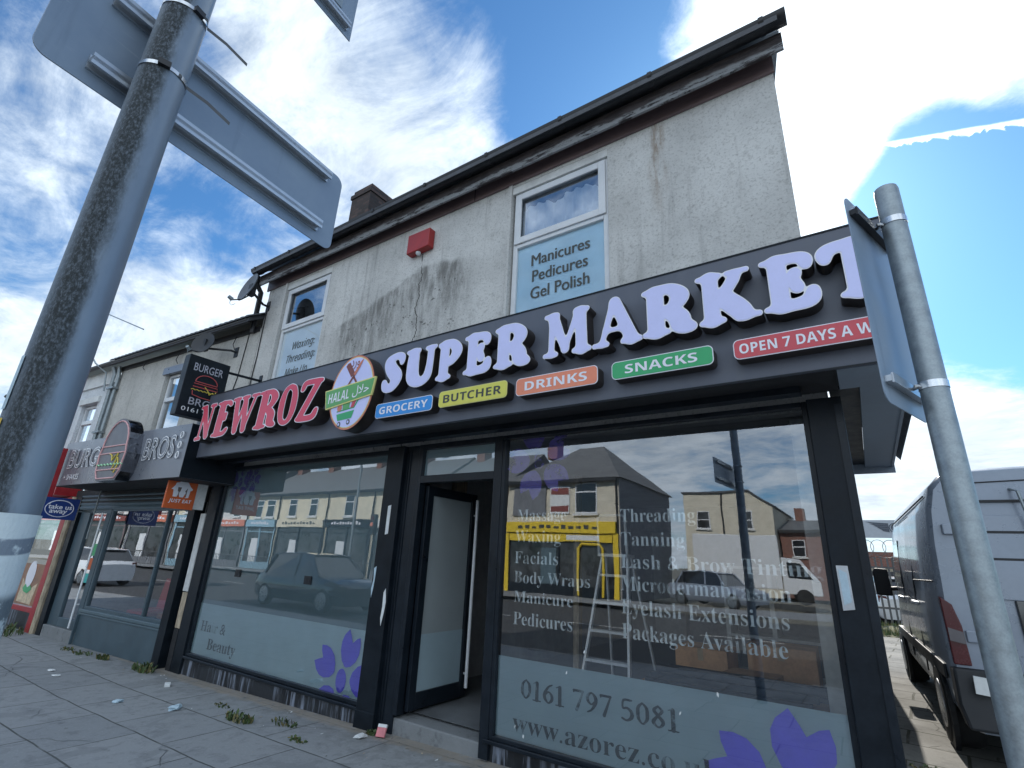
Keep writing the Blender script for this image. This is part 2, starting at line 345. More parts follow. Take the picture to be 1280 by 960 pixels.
# concrete flags: staggered slabs with dark worn joints
def slab_mat(name, c1, c2, w, h, joint, jw=.008, rot=0., wet=0., dirty=False):
    m, t, out = new_mat(name)
    p = geo(t)
    mp = t.n('ShaderNodeMapping'); mp.inputs['Rotation'].default_value = (0, 0, rot)
    wob = t.n('ShaderNodeTexNoise'); wob.inputs['Scale'].default_value = 2.5; t.L.new(p, wob.inputs['Vector'])
    pv = t.vmath('ADD', p, t.vmath('MULTIPLY', t.vmath('SUBTRACT', wob.outputs['Color'], (.5, .5, .5)), (.035, .035, 0)))
    t.L.new(pv, mp.inputs['Vector'])
    br = t.n('ShaderNodeTexBrick'); br.inputs['Scale'].default_value = 1.0
    br.inputs['Brick Width'].default_value = w; br.inputs['Row Height'].default_value = h
    br.inputs['Mortar Size'].default_value = jw; br.inputs['Mortar Smooth'].default_value = .25; br.inputs['Bias'].default_value = 0
    br.inputs['Color1'].default_value = (0, 0, 0, 1); br.inputs['Color2'].default_value = (1, 1, 1, 1); br.inputs['Mortar'].default_value = (.5, .5, .5, 1)
    t.L.new(mp.outputs[0], br.inputs['Vector'])
    big = t.noise(p, 1.1, 6, .6); fine = t.noise(p, 55, 4, .7); stain = t.noise(p, 4.5, 7, .7, .4)
    f = t.math('ADD', t.math('MULTIPLY', t.xyz(br.outputs['Color'])[0], .45), t.math('MULTIPLY', big, .55))
    c = t.mix(f, c1, c2)
    c = t.mix(t.math('MULTIPLY', t.sm(stain, .52, .72), .45), c, tuple(v*.55 for v in c1))
    c = t.mix(t.math('MULTIPLY', t.sm(fine, .5, .75), .35), c, tuple(v*1.35 for v in c2))
    spots = t.sm(t.noise(p, 15, 2, .5), .72, .75)
    c = t.mix(t.math('MULTIPLY', spots, .5), c, tuple(v*.45 for v in c1))
    jb = t.math('MULTIPLY', br.outputs['Fac'], t.sm(t.noise(p, 3.3, 4, .6), .25, .5, .35, 1.))
    c = t.mix(jb, c, joint)
    vo = t.n('ShaderNodeTexVoronoi', feature='DISTANCE_TO_EDGE'); vo.inputs['Scale'].default_value = .75
    t.L.new(t.vmath('ADD', p, t.vmath('MULTIPLY', t.vmath('SUBTRACT', wob.outputs['Color'], (.5, .5, .5)), (.35, .35, 0))), vo.inputs['Vector'])
    crack = t.math('MULTIPLY', t.sm(vo.outputs['Distance'], .006, .001), t.sm(t.noise(p, .9, 3, .5), .50, .58))
    c = t.mix(t.math('MULTIPLY', crack, .5), c, joint)
    vg = t.n('ShaderNodeTexVoronoi'); vg.inputs['Scale'].default_value = 3.1; t.L.new(p, vg.inputs['Vector'])
    gum = t.math('MULTIPLY', t.sm(vg.outputs['Distance'], .085, .06), t.sm(t.xyz(vg.outputs['Color'])[0], .70, .74))
    c = t.mix(t.math('MULTIPLY', gum, .45), c, tuple(v*.5 for v in c1))
    y_ = t.xyz(p)[1]
    edge_dirt = t.math('MULTIPLY', t.sm(y_, 3.15, 3.75), t.sm(t.noise(p, 6, 6, .7), .35, .62))
    c = t.mix(t.math('MULTIPLY', edge_dirt, .45 if dirty else 0.), c, (.10, .10, .09))
    sand = t.math('MULTIPLY', t.sm(t.math('ADD', y_, t.math('MULTIPLY', t.math('SUBTRACT', t.noise(p, 5, 5, .65), .5), .22)), 3.62, 3.70), t.sm(t.noise(p, 14, 5, .7), .30, .5))
    c = t.mix(t.math('MULTIPLY', sand, .8 if dirty else 0.), c, (.30, .265, .22))
    pat = t.noise(p, 2.3, 5, .65, .6)
    c = t.mix(t.math('MULTIPLY', t.sm(pat, .54, .60), .28), c, tuple(v*.60 for v in c1))
    mot = t.noise(p, 9, 6, .75)
    c = t.mix(t.math('MULTIPLY', t.sm(mot, .50, .70), .40), c, tuple(v*.62 for v in c1))
    hgt = t.math('SUBTRACT', t.math('ADD', t.math('MULTIPLY', fine, .15), t.math('ADD', t.math('MULTIPLY', stain, .35), t.math('MULTIPLY', f, .35))), t.math('ADD', t.math('MULTIPLY', br.outputs['Fac'], 1.0), crack))
    principled(t, out, c, t.sm(big, .3, .7, .72-wet, .9-wet), spec=.25, bumpv=hgt, bump_d=.014)
    return m
pave = slab_mat('concrete_flags', (.235, .250, .262), (.335, .345, .350), .92, .62, (.095, .10, .098), .008, dirty=True)
alley = slab_mat('alley_flags', (.125, .122, .112), (.20, .195, .178), .85, .55, (.045, .045, .03), .014, R(4), -.05)
asphalt = plain('asphalt', (.055, .056, .058), .85, var=.25, scale=6, fine=.004)
road_white = plain('road_paint', (.6, .6, .58), .7, var=.15)
kerb_mat = plain('kerb_concrete', (.24, .24, .235), .8, var=.2, scale=5, fine=.004)
earth = plain('bare_ground', (.16, .15, .12), .95, var=.35, scale=2, fine=.01)
verge_mat = plain('verge_soil', (.11, .105, .05), .95, var=.5, scale=6, fine=.02)

m, t, out = new_mat('dark_plinth'); plinth_m = m
p = geo(t)
f = t.noise(t.mul(p, (10, 10, .8)), 1.2, 6, .65)
c = t.mix(t.sm(t.noise(p, 4, 5, .6), .35, .65), (.008, .010, .014), (.024, .028, .034))
c = t.mix(t.math('MULTIPLY', t.sm(f, .48, .60), t.sm(t.noise(p, 1.3, 3, .5), .40, .56)), c, (.22, .25, .31))
principled(t, out, c, .5, bumpv=f, bump_d=.006)
m, t, out = new_mat('step_concrete'); step_m = m
p = geo(t); x, y, z = t.xyz(p)
c = t.mix(t.noise(p, 3, 6, .65), (.15, .16, .165), (.27, .285, .295))
c = t.mix(t.math('MULTIPLY', t.sm(t.noise(p, 9, 6, .7), .55, .68), .6), c, (.10, .105, .11))
principled(t, out, c, .75, bumpv=t.noise(p, 24, 5, .7), bump_d=.006)
m, t, out = new_mat('old_brick'); brick_m = m
p = geo(t); x, y, z = t.xyz(p)
br = t.n('ShaderNodeTexBrick'); t.put(br.inputs['Vector'], t.comb(t.math('ADD', x, y), z, 0)); br.inputs['Scale'].default_value = 1
br.inputs['Brick Width'].default_value = .225; br.inputs['Row Height'].default_value = .075; br.inputs['Mortar Size'].default_value = .008
br.inputs['Color1'].default_value = (.045, .030, .027, 1); br.inputs['Color2'].default_value = (.15, .085, .07, 1); br.inputs['Mortar'].default_value = (.05, .048, .046, 1)
principled(t, out, t.mix(t.noise(p, 6, 5, .6), br.outputs['Color'], (.03, .027, .028)), .85, bumpv=br.outputs['Fac'], bump_d=-.01)
m, t, out = new_mat('red_brick'); red_brick = m
p = geo(t); x, y, z = t.xyz(p)
br = t.n('ShaderNodeTexBrick'); t.put(br.inputs['Vector'], t.comb(t.math('ADD', x, y), z, 0)); br.inputs['Scale'].default_value = 1
br.inputs['Brick Width'].default_value = .225; br.inputs['Row Height'].default_value = .075; br.inputs['Mortar Size'].default_value = .008
br.inputs['Color1'].default_value = (.16, .06, .045, 1); br.inputs['Color2'].default_value = (.24, .09, .06, 1); br.inputs['Mortar'].default_value = (.2, .18, .16, 1)
principled(t, out, br.outputs['Color'], .85)

# lamp column: galvanised, with a rough weathered dark band down the side that faces the road
m, t, out = new_mat('weathered_column'); column_m = m
p = geo(t); x, y, z = t.xyz(p)
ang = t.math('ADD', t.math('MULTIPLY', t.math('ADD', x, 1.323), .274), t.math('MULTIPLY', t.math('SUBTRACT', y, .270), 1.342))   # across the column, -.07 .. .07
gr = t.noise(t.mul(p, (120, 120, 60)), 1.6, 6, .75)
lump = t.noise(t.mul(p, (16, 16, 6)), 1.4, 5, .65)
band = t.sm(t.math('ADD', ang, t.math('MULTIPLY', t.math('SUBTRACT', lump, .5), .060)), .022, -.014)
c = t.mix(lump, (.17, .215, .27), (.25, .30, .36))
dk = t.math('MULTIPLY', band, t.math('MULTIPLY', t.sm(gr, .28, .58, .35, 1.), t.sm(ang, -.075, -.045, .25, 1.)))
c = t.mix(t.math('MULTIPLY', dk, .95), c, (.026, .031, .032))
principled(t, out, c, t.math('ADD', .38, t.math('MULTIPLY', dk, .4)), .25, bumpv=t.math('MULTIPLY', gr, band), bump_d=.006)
m, t, out = new_mat('torn_poster'); poster_m = m
p = geo(t); x, y, z = t.xyz(p)
c = t.mix(t.noise(p, 18, 6, .7), (.52, .60, .63), (.70, .77, .78))
wv = t.math('ADD', z, t.math('MULTIPLY', t.math('ADD', x, 1.3), .2))
bandp = t.math('MULTIPLY', t.sm(wv, 1.520, 1.524), t.sm(wv, 1.552, 1.548))
c = t.mix(t.math('MULTIPLY', bandp, t.sm(t.noise(p, 30, 4, .6), .66, .55)), c, (.20, .24, .29))
c = t.mix(t.math('MULTIPLY', t.sm(wv, 1.46, 1.44), t.sm(t.noise(p, 26, 7, .7), .42, .52)), c, (.14, .175, .20))
principled(t, out, c, .6, bumpv=t.noise(p, 40, 6, .7), bump_d=.004)

# ------------------------------------------------------------------ mesh building
class MB:
    def __init__(s): s.v = []; s.f = []; s.m = []
    def add(s, vs, fs, m=0):
        o = len(s.v); s.v += [tuple(q) for q in vs]
        for f in fs: s.f.append(tuple(i+o for i in f)); s.m.append(m)
        return s
    def box(s, x0, x1, y0, y1, z0, z1, m=0):
        vs = [(x, y, z) for z in (z0, z1) for y in (y0, y1) for x in (x0, x1)]
        return s.add(vs, [(0, 2, 3, 1), (4, 5, 7, 6), (0, 1, 5, 4), (2, 6, 7, 3), (0, 4, 6, 2), (1, 3, 7, 5)], m)
    def quad(s, *pts, m=0): return s.add(pts, [tuple(range(len(pts)))], m)
    def prism(s, pts, vec, m=0, ms=None):
        n = len(pts); vec = Vector(vec); a = [Vector(q) for q in pts]
        s.add(a+[q+vec for q in a], [], m); o = len(s.v)-2*n
        s.f.append(tuple(o+i for i in range(n))); s.m.append(m)
        s.f.append(tuple(o+n+i for i in reversed(range(n)))); s.m.append(m)
        for i in range(n):
            j = (i+1) % n; s.f.append((o+i, o+n+i, o+n+j, o+j)); s.m.append(m if ms is None else ms)
        return s
    def tube(s, path, r, n=10, m=0, caps=True):
        path = [Vector(q) for q in path]; rs = r if isinstance(r, (list, tuple)) else [r]*len(path)
        o = len(s.v); up = None
        for i, q in enumerate(path):
            d = (path[min(i+1, len(path)-1)]-path[max(i-1, 0)]).normalized()
            if up is None: up = Vector((0, 0, 1)) if abs(d.z) < .9 else Vector((1, 0, 0))
            a = d.cross(up)
            if a.length < 1e-4: a = d.cross(Vector((0, 1, 0)))
            a.normalize(); b = d.cross(a).normalized(); up = -b if (-b).dot(up) > 0 else b
            b2 = d.cross(a)
            for k in range(n):
                th = 2*math.pi*k/n; s.v.append(tuple(q+a*math.cos(th)*rs[i]+b2*math.sin(th)*rs[i]))
        for i in range(len(path)-1):
            for k in range(n):
                k2 = (k+1) % n
                s.f.append((o+i*n+k, o+i*n+k2, o+(i+1)*n+k2, o+(i+1)*n+k)); s.m.append(m)
        if caps:
            s.f.append(tuple(o+k for k in reversed(range(n)))); s.m.append(m)
            e = o+(len(path)-1)*n; s.f.append(tuple(e+k for k in range(n))); s.m.append(m)
        return s
    def loft(s, rings, m=0, caps=True, closed=True):
        n = len(rings[0]); o = len(s.v)
        for r_ in rings: s.v += [tuple(q) for q in r_]
        for i in range(len(rings)-1):
            for k in range(n if closed else n-1):
                k2 = (k+1) % n; s.f.append((o+i*n+k, o+i*n+k2, o+(i+1)*n+k2, o+(i+1)*n+k)); s.m.append(m)
        if caps:
            s.f.append(tuple(o+k for k in reversed(range(n)))); s.m.append(m)
            e = o+(len(rings)-1)*n; s.f.append(tuple(e+k for k in range(n))); s.m.append(m)
        return s
    def build(s, name, mats, parent=None, frame=None, smooth=False, bevel=0., label=None, cat=None, group=None, kind=None, fix=True):
        me = bpy.data.meshes.new(name)
        M = frame if frame is not None else Matrix()
        if parent is not None: M = ROOTM[root_of(parent).name].inverted() @ M
        me.from_pydata([tuple(M @ Vector(q)) for q in s.v], [], s.f)
        mats = mats if isinstance(mats, (list, tuple)) else [mats]
        for q in mats: me.materials.append(q)
        me.polygons.foreach_set('material_index', s.m)
        if fix:
            b = bmesh.new(); b.from_mesh(me); bmesh.ops.recalc_face_normals(b, faces=b.faces[:]); b.to_mesh(me); b.free()
        if smooth:
            me.polygons.foreach_set('use_smooth', [True]*len(me.polygons))
            try: me.set_sharp_from_angle(angle=R(35))
            except Exception: pass
        o = bpy.data.objects.new(name, me); col.objects.link(o)
        if parent is not None: o.parent = parent
        else: ROOTM[o.name] = Matrix()
        if bevel:
            bv = o.modifiers.new('bevel', 'BEVEL'); bv.width = bevel; bv.segments = 2; bv.limit_method = 'ANGLE'; bv.angle_limit = R(40)
        tag(o, label, cat, group, kind); return o
ROOTM = {}
def root_of(o):
    while o.parent is not None: o = o.parent
    return o
def tag(o, label=None, cat=None, group=None, kind=None):
    if label: o['label'] = label
    if cat: o['category'] = cat
    if group: o['group'] = group
    if kind: o['kind'] = kind
    return o
def thing(name, label, cat, loc=(0, 0, 0), rotz=0., group=None):
    o = bpy.data.objects.new(name, None); col.objects.link(o); o.empty_display_size = .1
    o.location = loc; o.rotation_euler = (0, 0, rotz)
    ROOTM[o.name] = Matrix.Translation(loc) @ Matrix.Rotation(rotz, 4, 'Z')
    tag(o, label, cat, group); return o
def structure(o): o['kind'] = 'structure'; return o
def copy_tree(o, parent=None):
    c = o.copy(); col.objects.link(c)
    if parent is not None: c.parent = parent; c.matrix_parent_inverse = o.matrix_parent_inverse
    for ch in [k for k in bpy.data.objects if k.parent == o]: copy_tree(ch, c)
    return c

# lettering -------------------------------------------------------------
def mapped(s, up, lo, dg=None):
    r = ''
    for ch in s:
        if 'A' <= ch <= 'Z': r += chr(up+ord(ch)-65)
        elif 'a' <= ch <= 'z': r += chr(lo+ord(ch)-97)
        elif ch.isdigit() and dg: r += chr(dg+int(ch))
        else: r += ch
    return r
serif = lambda s: mapped(s, 0x1D400, 0x1D41A)
sansb = lambda s: mapped(s, 0x1D5D4, 0x1D5EE, 0x1D7EC)
sansi = lambda s: mapped(s, 0x1D608, 0x1D622)
def curve_mesh(cu):
    o = bpy.data.objects.new('tmp', cu); col.objects.link(o)
    bpy.context.view_layer.update()
    dg = bpy.context.evaluated_depsgraph_get()
    me = bpy.data.meshes.new_from_object(o.evaluated_get(dg))
    vs = [tuple(q.co) for q in me.vertices]; fs = [tuple(p.vertices) for p in me.polygons]
    bpy.data.objects.remove(o); bpy.data.curves.remove(cu); bpy.data.meshes.remove(me)
    return vs, fs
TC = {}
def text_geo(body, off=0., space=1., shear=0.):
    key = (body, off, space, shear)
    if key not in TC:
        cu = bpy.data.curves.new('tmp', 'FONT'); cu.body = body; cu.offset = off; cu.space_character = space; cu.shear = shear
        cu.resolution_u = 3
        TC[key] = curve_mesh(cu)
    return TC[key]
def place_text(mb, body, o, u, v, w=None, h=None, off=0., space=1., m=0, cap=None, shear=0., lift=0.):
    """lay lettering on a plane: o = lower left corner, u and v the directions; w the full width, cap the height of a capital"""
    vs, fs = text_geo(body, off, space, shear)
    x0 = min(q[0] for q in vs); x1 = max(q[0] for q in vs); y0 = min(q[1] for q in vs); y1 = max(q[1] for q in vs)
    sx = w/(x1-x0)
    sy = h/(y1-y0) if h else (cap/.69 if cap else sx)
    yb = y0 if h else 0.
    o, u, v = Vector(o), Vector(u).normalized(), Vector(v).normalized(); n = u.cross(v)
    mb.add([o+u*((q[0]-x0)*sx)+v*((q[1]-yb)*sy)+n*lift for q in vs], fs, m)
    return mb
X, Y, Z = Vector((1, 0, 0)), Vector((0, 1, 0)), Vector((0, 0, 1))

# built-up letters: strokes of varying width joined into one rounded outline
def outline(strokes, levels, k=.045, res=72, shear=0., pad=.25):
    xs = [c for s_ in strokes for c in (s_[0], s_[3])]
    x0, x1 = min(xs)-pad, max(xs)+pad; nx = int((x1-x0)*res); ny = int((1+2*pad)*res)
    gx = np.linspace(x0, x1, nx); gy = np.linspace(-pad, 1+pad, ny)
    PX, PY = np.meshgrid(gx, gy)
    acc = None
    for ax, ay, ra, bx, by, rb in strokes:
        dx_, dy_ = bx-ax, by-ay; l2 = dx_*dx_+dy_*dy_+1e-9
        t_ = np.clip(((PX-ax)*dx_+(PY-ay)*dy_)/l2, 0, 1)
        d = np.hypot(PX-ax-t_*dx_, PY-ay-t_*dy_)-(ra+(rb-ra)*t_)
        if acc is None: acc = d
        else:
            h_ = np.clip(.5+.5*(d-acc)/k, 0, 1); acc = d*(1-h_)+acc*h_-k*h_*(1-h_)
    res_ = []
    for lv in levels:
        F = acc-lv; segs = {}
        B = F < 0
        def pt(i, j, e):
            if e == 0: a, b = (i, j), (i, j+1)
            elif e == 1: a, b = (i, j+1), (i+1, j+1)
            elif e == 2: a, b = (i+1, j), (i+1, j+1)
            else: a, b = (i, j), (i+1, j)
            fa, fb = F[a], F[b]; t_ = fa/(fa-fb)
            return (gx[a[1]]+(gx[b[1]]-gx[a[1]])*t_, gy[a[0]]+(gy[b[0]]-gy[a[0]])*t_)
        def key(i, j, e):
            return (i, j, 'h') if e == 0 else (i, j+1, 'v') if e == 1 else (i+1, j, 'h') if e == 2 else (i, j, 'v')
        code = B[:-1, :-1]*1+B[:-1, 1:]*2+B[1:, 1:]*4+B[1:, :-1]*8
        T = {1: [(3, 0)], 2: [(0, 1)], 3: [(3, 1)], 4: [(1, 2)], 5: [(3, 2), (1, 0)], 6: [(0, 2)], 7: [(3, 2)], 8: [(2, 3)], 9: [(2, 0)], 10: [(0, 3), (2, 1)], 11: [(2, 1)], 12: [(1, 3)], 13: [(1, 0)], 14: [(0, 3)]}
        nxt, pts = {}, {}
        for i, j in zip(*np.nonzero((code > 0) & (code < 15))):
            for a, b in T[int(code[i, j])]:
                ka, kb = key(i, j, a), key(i, j, b); pts[ka] = pt(i, j, a); pts[kb] = pt(i, j, b); nxt[ka] = kb
        loops = []; seen = set()
        for st in list(nxt):
            if st in seen: continue
            lp = []; q = st
            while q in nxt and q not in seen: seen.add(q); lp.append(pts[q]); q = nxt[q]
            if len(lp) > 8:
                lp = [lp[i] for i in range(0, len(lp), 2)]
                loops.append([(a+shear*b, b) for a, b in lp])
        res_.append(loops)
    return res_
def fill_loops(loops, depth=0.):
    cu = bpy.data.curves.new('tmp', 'CURVE'); cu.dimensions = '2D'; cu.fill_mode = 'BOTH'; cu.extrude = depth/2
    for lp in loops:
        sp = cu.splines.new('POLY'); sp.points.add(len(lp)-1); sp.use_cyclic_u = True
        for q, (a, b) in zip(sp.points, lp): q.co = (a, b, 0, 1)
    return curve_mesh(cu)
def arc(pts):
    """polyline of (x, y, r) knots, smoothed, as a chain of strokes"""
    P_ = [np.array(q, float) for q in pts]; o = []
    ex = [2*P_[0]-P_[1]]+P_+[2*P_[-1]-P_[-2]]
    for i in range(1, len(ex)-2):
        for k in range(5):
            t_ = k/5; a, b, c, d = ex[i-1], ex[i], ex[i+1], ex[i+2]
            o.append(.5*((2*b)+(c-a)*t_+(2*a-5*b+4*c-d)*t_*t_+(3*b-a-3*c+d)*t_**3))
    o.append(P_[-1])
    return [(*o[i], *o[i+1]) for i in range(len(o)-1)]
SLIM = .90
def ser(x, y, hw, r): return [(x-hw, y, r, x+hw, y, r)]
COOP = {
 'S': arc([(.60, .70, .055), (.58, .88, .075), (.40, .925, .075), (.20, .80, .125), (.30, .56, .16), (.47, .34, .155), (.36, .10, .10), (.16, .09, .085), (.09, .27, .065)]),
 'U': arc([(.22, .88, .135), (.21, .50, .145), (.25, .20, .145), (.44, .085, .09), (.62, .20, .085), (.67, .5, .075), (.68, .9, .075)]) + ser(.20, .93, .15, .065)+ser(.68, .93, .11, .065),
 'P': [(.24, .1, .15, .24, .9, .15)]+ser(.24, .07, .17, .066)+ser(.2, .93, .12, .066)+arc([(.24, .92, .075), (.46, .91, .085), (.60, .70, .125), (.46, .47, .085), (.28, .45, .065)]),
 'E': [(.24, .1, .15, .24, .9, .15)]+ser(.17, .07, .12, .066)+ser(.17, .93, .12, .066)+arc([(.24, .92, .075), (.48, .915, .075), (.62, .86, .075), (.63, .72, .06)])+arc([(.26, .51, .065), (.40, .51, .06), (.46, .60, .06), (.47, .66, .055)])+arc([(.44, .5, .06), (.48, .40, .06), (.49, .34, .055)])+arc([(.24, .08, .075), (.48, .08, .08), (.64, .13, .09), (.68, .30, .065)]),
 'R': [(.24, .1, .15, .24, .9, .15)]+ser(.24, .07, .17, .066)+ser(.2, .93, .12, .066)+arc([(.24, .92, .075), (.48, .915, .085), (.62, .72, .12), (.48, .50, .085), (.28, .49, .065)])+arc([(.42, .46, .09), (.58, .32, .13), (.62, .13, .12), (.76, .075, .07)]),
 'M': [(.20, .1, .085, .22, .88, .09), (.26, .86, .135, .52, .16, .10), (.52, .14, .07, .80, .88, .085), (.90, .1, .145, .88, .88, .14)]+ser(.18, .07, .13, .066)+ser(.90, .07, .17, .066)+ser(.20, .93, .13, .066)+ser(.90, .93, .13, .066),
 'A': [(.17, .1, .07, .44, .90, .10), (.48, .88, .135, .80, .12, .155), (.28, .34, .062, .62, .34, .062)]+ser(.14, .07, .14, .066)+ser(.80, .07, .18, .066),
 'K': [(.24, .1, .15, .24, .9, .15)]+ser(.24, .07, .17, .066)+ser(.22, .93, .17, .066)+arc([(.34, .44, .085), (.50, .62, .085), (.66, .86, .09)])+ser(.68, .93, .15, .066)+arc([(.40, .52, .12), (.58, .32, .15), (.74, .12, .14)])+ser(.80, .07, .15, .068),
 'T': [(.44, .1, .155, .44, .9, .155)]+ser(.44, .07, .18, .066)+arc([(.10, .70, .06), (.11, .86, .085), (.24, .925, .075), (.44, .925, .075), (.64, .925, .075), (.77, .86, .085), (.78, .70, .06)]),
}
TALL = {
 'N': [(.14, .06, .045, .17, .92, .055), (.17, .9, .105, .50, .1, .095), (.51, .08, .05, .55, .94, .05)]+ser(.12, .05, .10, .05)+ser(.11, .95, .10, .05)+ser(.55, .95, .10, .05),
 'E': [(.17, .08, .105, .17, .92, .105)]+ser(.14, .045, .10, .045)+ser(.14, .955, .10, .045)+arc([(.2, .945, .055), (.36, .94, .05), (.43, .86, .045)])+arc([(.2, .55, .05), (.30, .55, .045), (.32, .62, .045)])+arc([(.29, .55, .04), (.32, .46, .045)])+arc([(.2, .055, .055), (.37, .06, .055), (.45, .17, .045)]),
 'W': [(.14, .92, .085, .27, .1, .085), (.27, .08, .05, .45, .9, .05), (.44, .92, .085, .57, .1, .085), (.57, .08, .045, .78, .92, .045)]+ser(.12, .955, .11, .045)+ser(.44, .955, .10, .045)+ser(.78, .955, .10, .045),
 'R': [(.17, .08, .10, .17, .92, .10)]+ser(.17, .045, .12, .045)+ser(.14, .955, .10, .045)+arc([(.18, .94, .05), (.34, .935, .06), (.44, .76, .085), (.34, .54, .06), (.2, .52, .045)])+arc([(.3, .5, .06), (.42, .34, .09), (.43, .13, .085), (.54, .05, .05)]),
 'O': arc([(.50, .87, .075), (.34, .955, .05), (.18, .87, .075), (.11, .68, .10), (.10, .5, .105), (.11, .32, .10), (.18, .13, .075), (.34, .045, .05), (.50, .13, .075), (.57, .32, .10), (.58, .5, .105), (.57, .68, .10), (.50, .87, .075), (.34, .955, .05)]),
 'Z': [(.42, .86, .075, .14, .14, .075)]+arc([(.07, .78, .045), (.12, .93, .055), (.28, .94, .06), (.50, .93, .055)])+arc([(.08, .07, .055), (.26, .06, .06), (.44, .08, .06), (.50, .24, .045)]),
}
def letter(ch, table, x, z, w, h, y_front, y_back, parent, mats, shear=0., border=.022, k=.045, grow=0.):
    """one built-up letter: dark returns, white trim and a face set 2 mm proud"""
    lo, li = outline(table[ch], (grow, grow-border), k, 80, shear)
    allx = [q[0] for lp in lo for q in lp]; ally = [q[1] for lp in lo for q in lp]
    ax, bx = min(allx), max(allx); ay, by = min(ally), max(ally)
    fx = lambda a: x+(a-ax)/(bx-ax)*w
    fz = lambda b: z+(b-ay)/(by-ay)*h
    mb = MB()
    vs, fs = fill_loops(lo, 1.0)
    vs = [(fx(a), y_front if c > 0 else y_back, fz(b)) for a, b, c in vs]
    for f in fs:
        front = all(abs(vs[i][1]-y_front) < 1e-6 for i in f)
        mb.f.append(f); mb.m.append(1 if front else 0)
    mb.v = vs
    o = mb.build('letter', [mats[0], mats[1]], parent, fix=True)
    vs, fs = fill_loops(li)
    fm = MB().add([(fx(a), y_front-.002, fz(b)) for a, b, c in vs], fs)
    fm.build('letter_face', mats[2], o)
    return o

def rrect(x0, x1, z0, z1, r, n=6):
    pts = []
    for cx_, cz_, a0 in ((x1-r, z1-r, 0), (x0+r, z1-r, 90), (x0+r, z0+r, 180), (x1-r, z0+r, 270)):
        for k in range(n+1):
            a = R(a0+90*k/n); pts.append((cx_+r*math.cos(a), cz_+r*math.sin(a)))
    return pts
def oval(cx_, cz_, rx, rz, n=40): return [(cx_+rx*math.cos(2*math.pi*k/n), cz_+rz*math.sin(2*math.pi*k/n)) for k in range(n)]
def xz(pts, y): return [(a, y, b) for a, b in pts]
# ================================================================== ground
def G(x): return 0.022*(max(-7.5, min(0.5, x))+4.4)
def strip(mb, y0, y1, dz=0., xs=(-70, -30, -20, -12, -7.5, -5, -3, -1.5, 0.5, 4, 12, 40)):
    for a, b in zip(xs[:-1], xs[1:]): mb.quad((a, y0, G(a)+dz), (b, y0, G(b)+dz), (b, y1, G(b)+dz), (a, y1, G(a)+dz))
    return mb
structure(MB().quad((-600, -600, -.45), (600, -600, -.45), (600, 600, -.45), (-600, 600, -.45)).build('ground', earth, fix=False))
structure(strip(MB(), -1.15, 3.9).build('pavement', pave, fix=False))
structure(strip(MB(), -13.2, -1.30, -.135).build('road', asphalt, fix=False))
kb = MB()
for a in range(-66, 36):
    x0, x1 = a*.915, a*.915+.905
    zz = G((x0+x1)/2)+.003
    kb.box(x0, x1, -1.30, -1.145, zz-.4, zz)
structure(kb.build('kerb', kerb_mat, bevel=.012))
structure(strip(MB(), -16.6, -13.2, 0.).build('far_pavement', pave, fix=False))
mk = MB()
for a in range(-18, 10): 
    x0 = a*4.0
    mk.quad((x0, -7.3, G(x0)-.131), (x0+2, -7.3, G(x0+2)-.131), (x0+2, -7.2, G(x0+2)-.131), (x0, -7.2, G(x0)-.131))
structure(mk.build('road_marking', road_white, fix=False))
al = MB()
ys = [3.9, 5, 7, 9, 11, 13, 15, 16.8]; xs = [0.0, .25, .5, 1, 2, 3.2, 6, 14]
al.quad((0, 3.9, .10), (14, 3.9, .105), (14, 16.8, .13), (0, 16.8, .13))
structure(al.build('alley_paving', alley, fix=False))
vb = MB(); nx, ny = 26, 12
for j in range(ny+1):
    for i in range(nx+1):
        x = -1+16*i/nx; y = 16.8+4.0*j/ny
        vb.v.append((x, y, .11+.16*math.sin(math.pi*min(1, j/ny*1.2))*(.7+.5*math.sin(i*1.9+j))+random.uniform(-.03, .03)))
for j in range(ny):
    for i in range(nx): a = j*(nx+1)+i; vb.f.append((a, a+1, a+nx+2, a+nx+1)); vb.m.append(0)
structure(vb.build('verge', verge_mat, smooth=True, fix=False))
gb = MB()
for k in range(2600):
    x = random.uniform(-.4, 3); y = random.uniform(16.9, 19.9); z = .15; h = random.uniform(.05, .2); a = random.uniform(0, 6.28)
    dx_, dy_ = math.cos(a)*.02, math.sin(a)*.02
    gb.add([(x-dx_, y-dy_, z), (x+dx_, y+dy_, z), (x+dy_*3, y-dx_*2, z+h)], [(0, 1, 2)], k % 2)
gb.build('grass', [weed_green, weed_dry], kind='stuff', fix=False)
structure(MB().quad((-30, 20.6, .05), (40, 20.6, .05), (40, 33, .05), (-30, 33, .05)).build('car_yard', asphalt, fix=False))

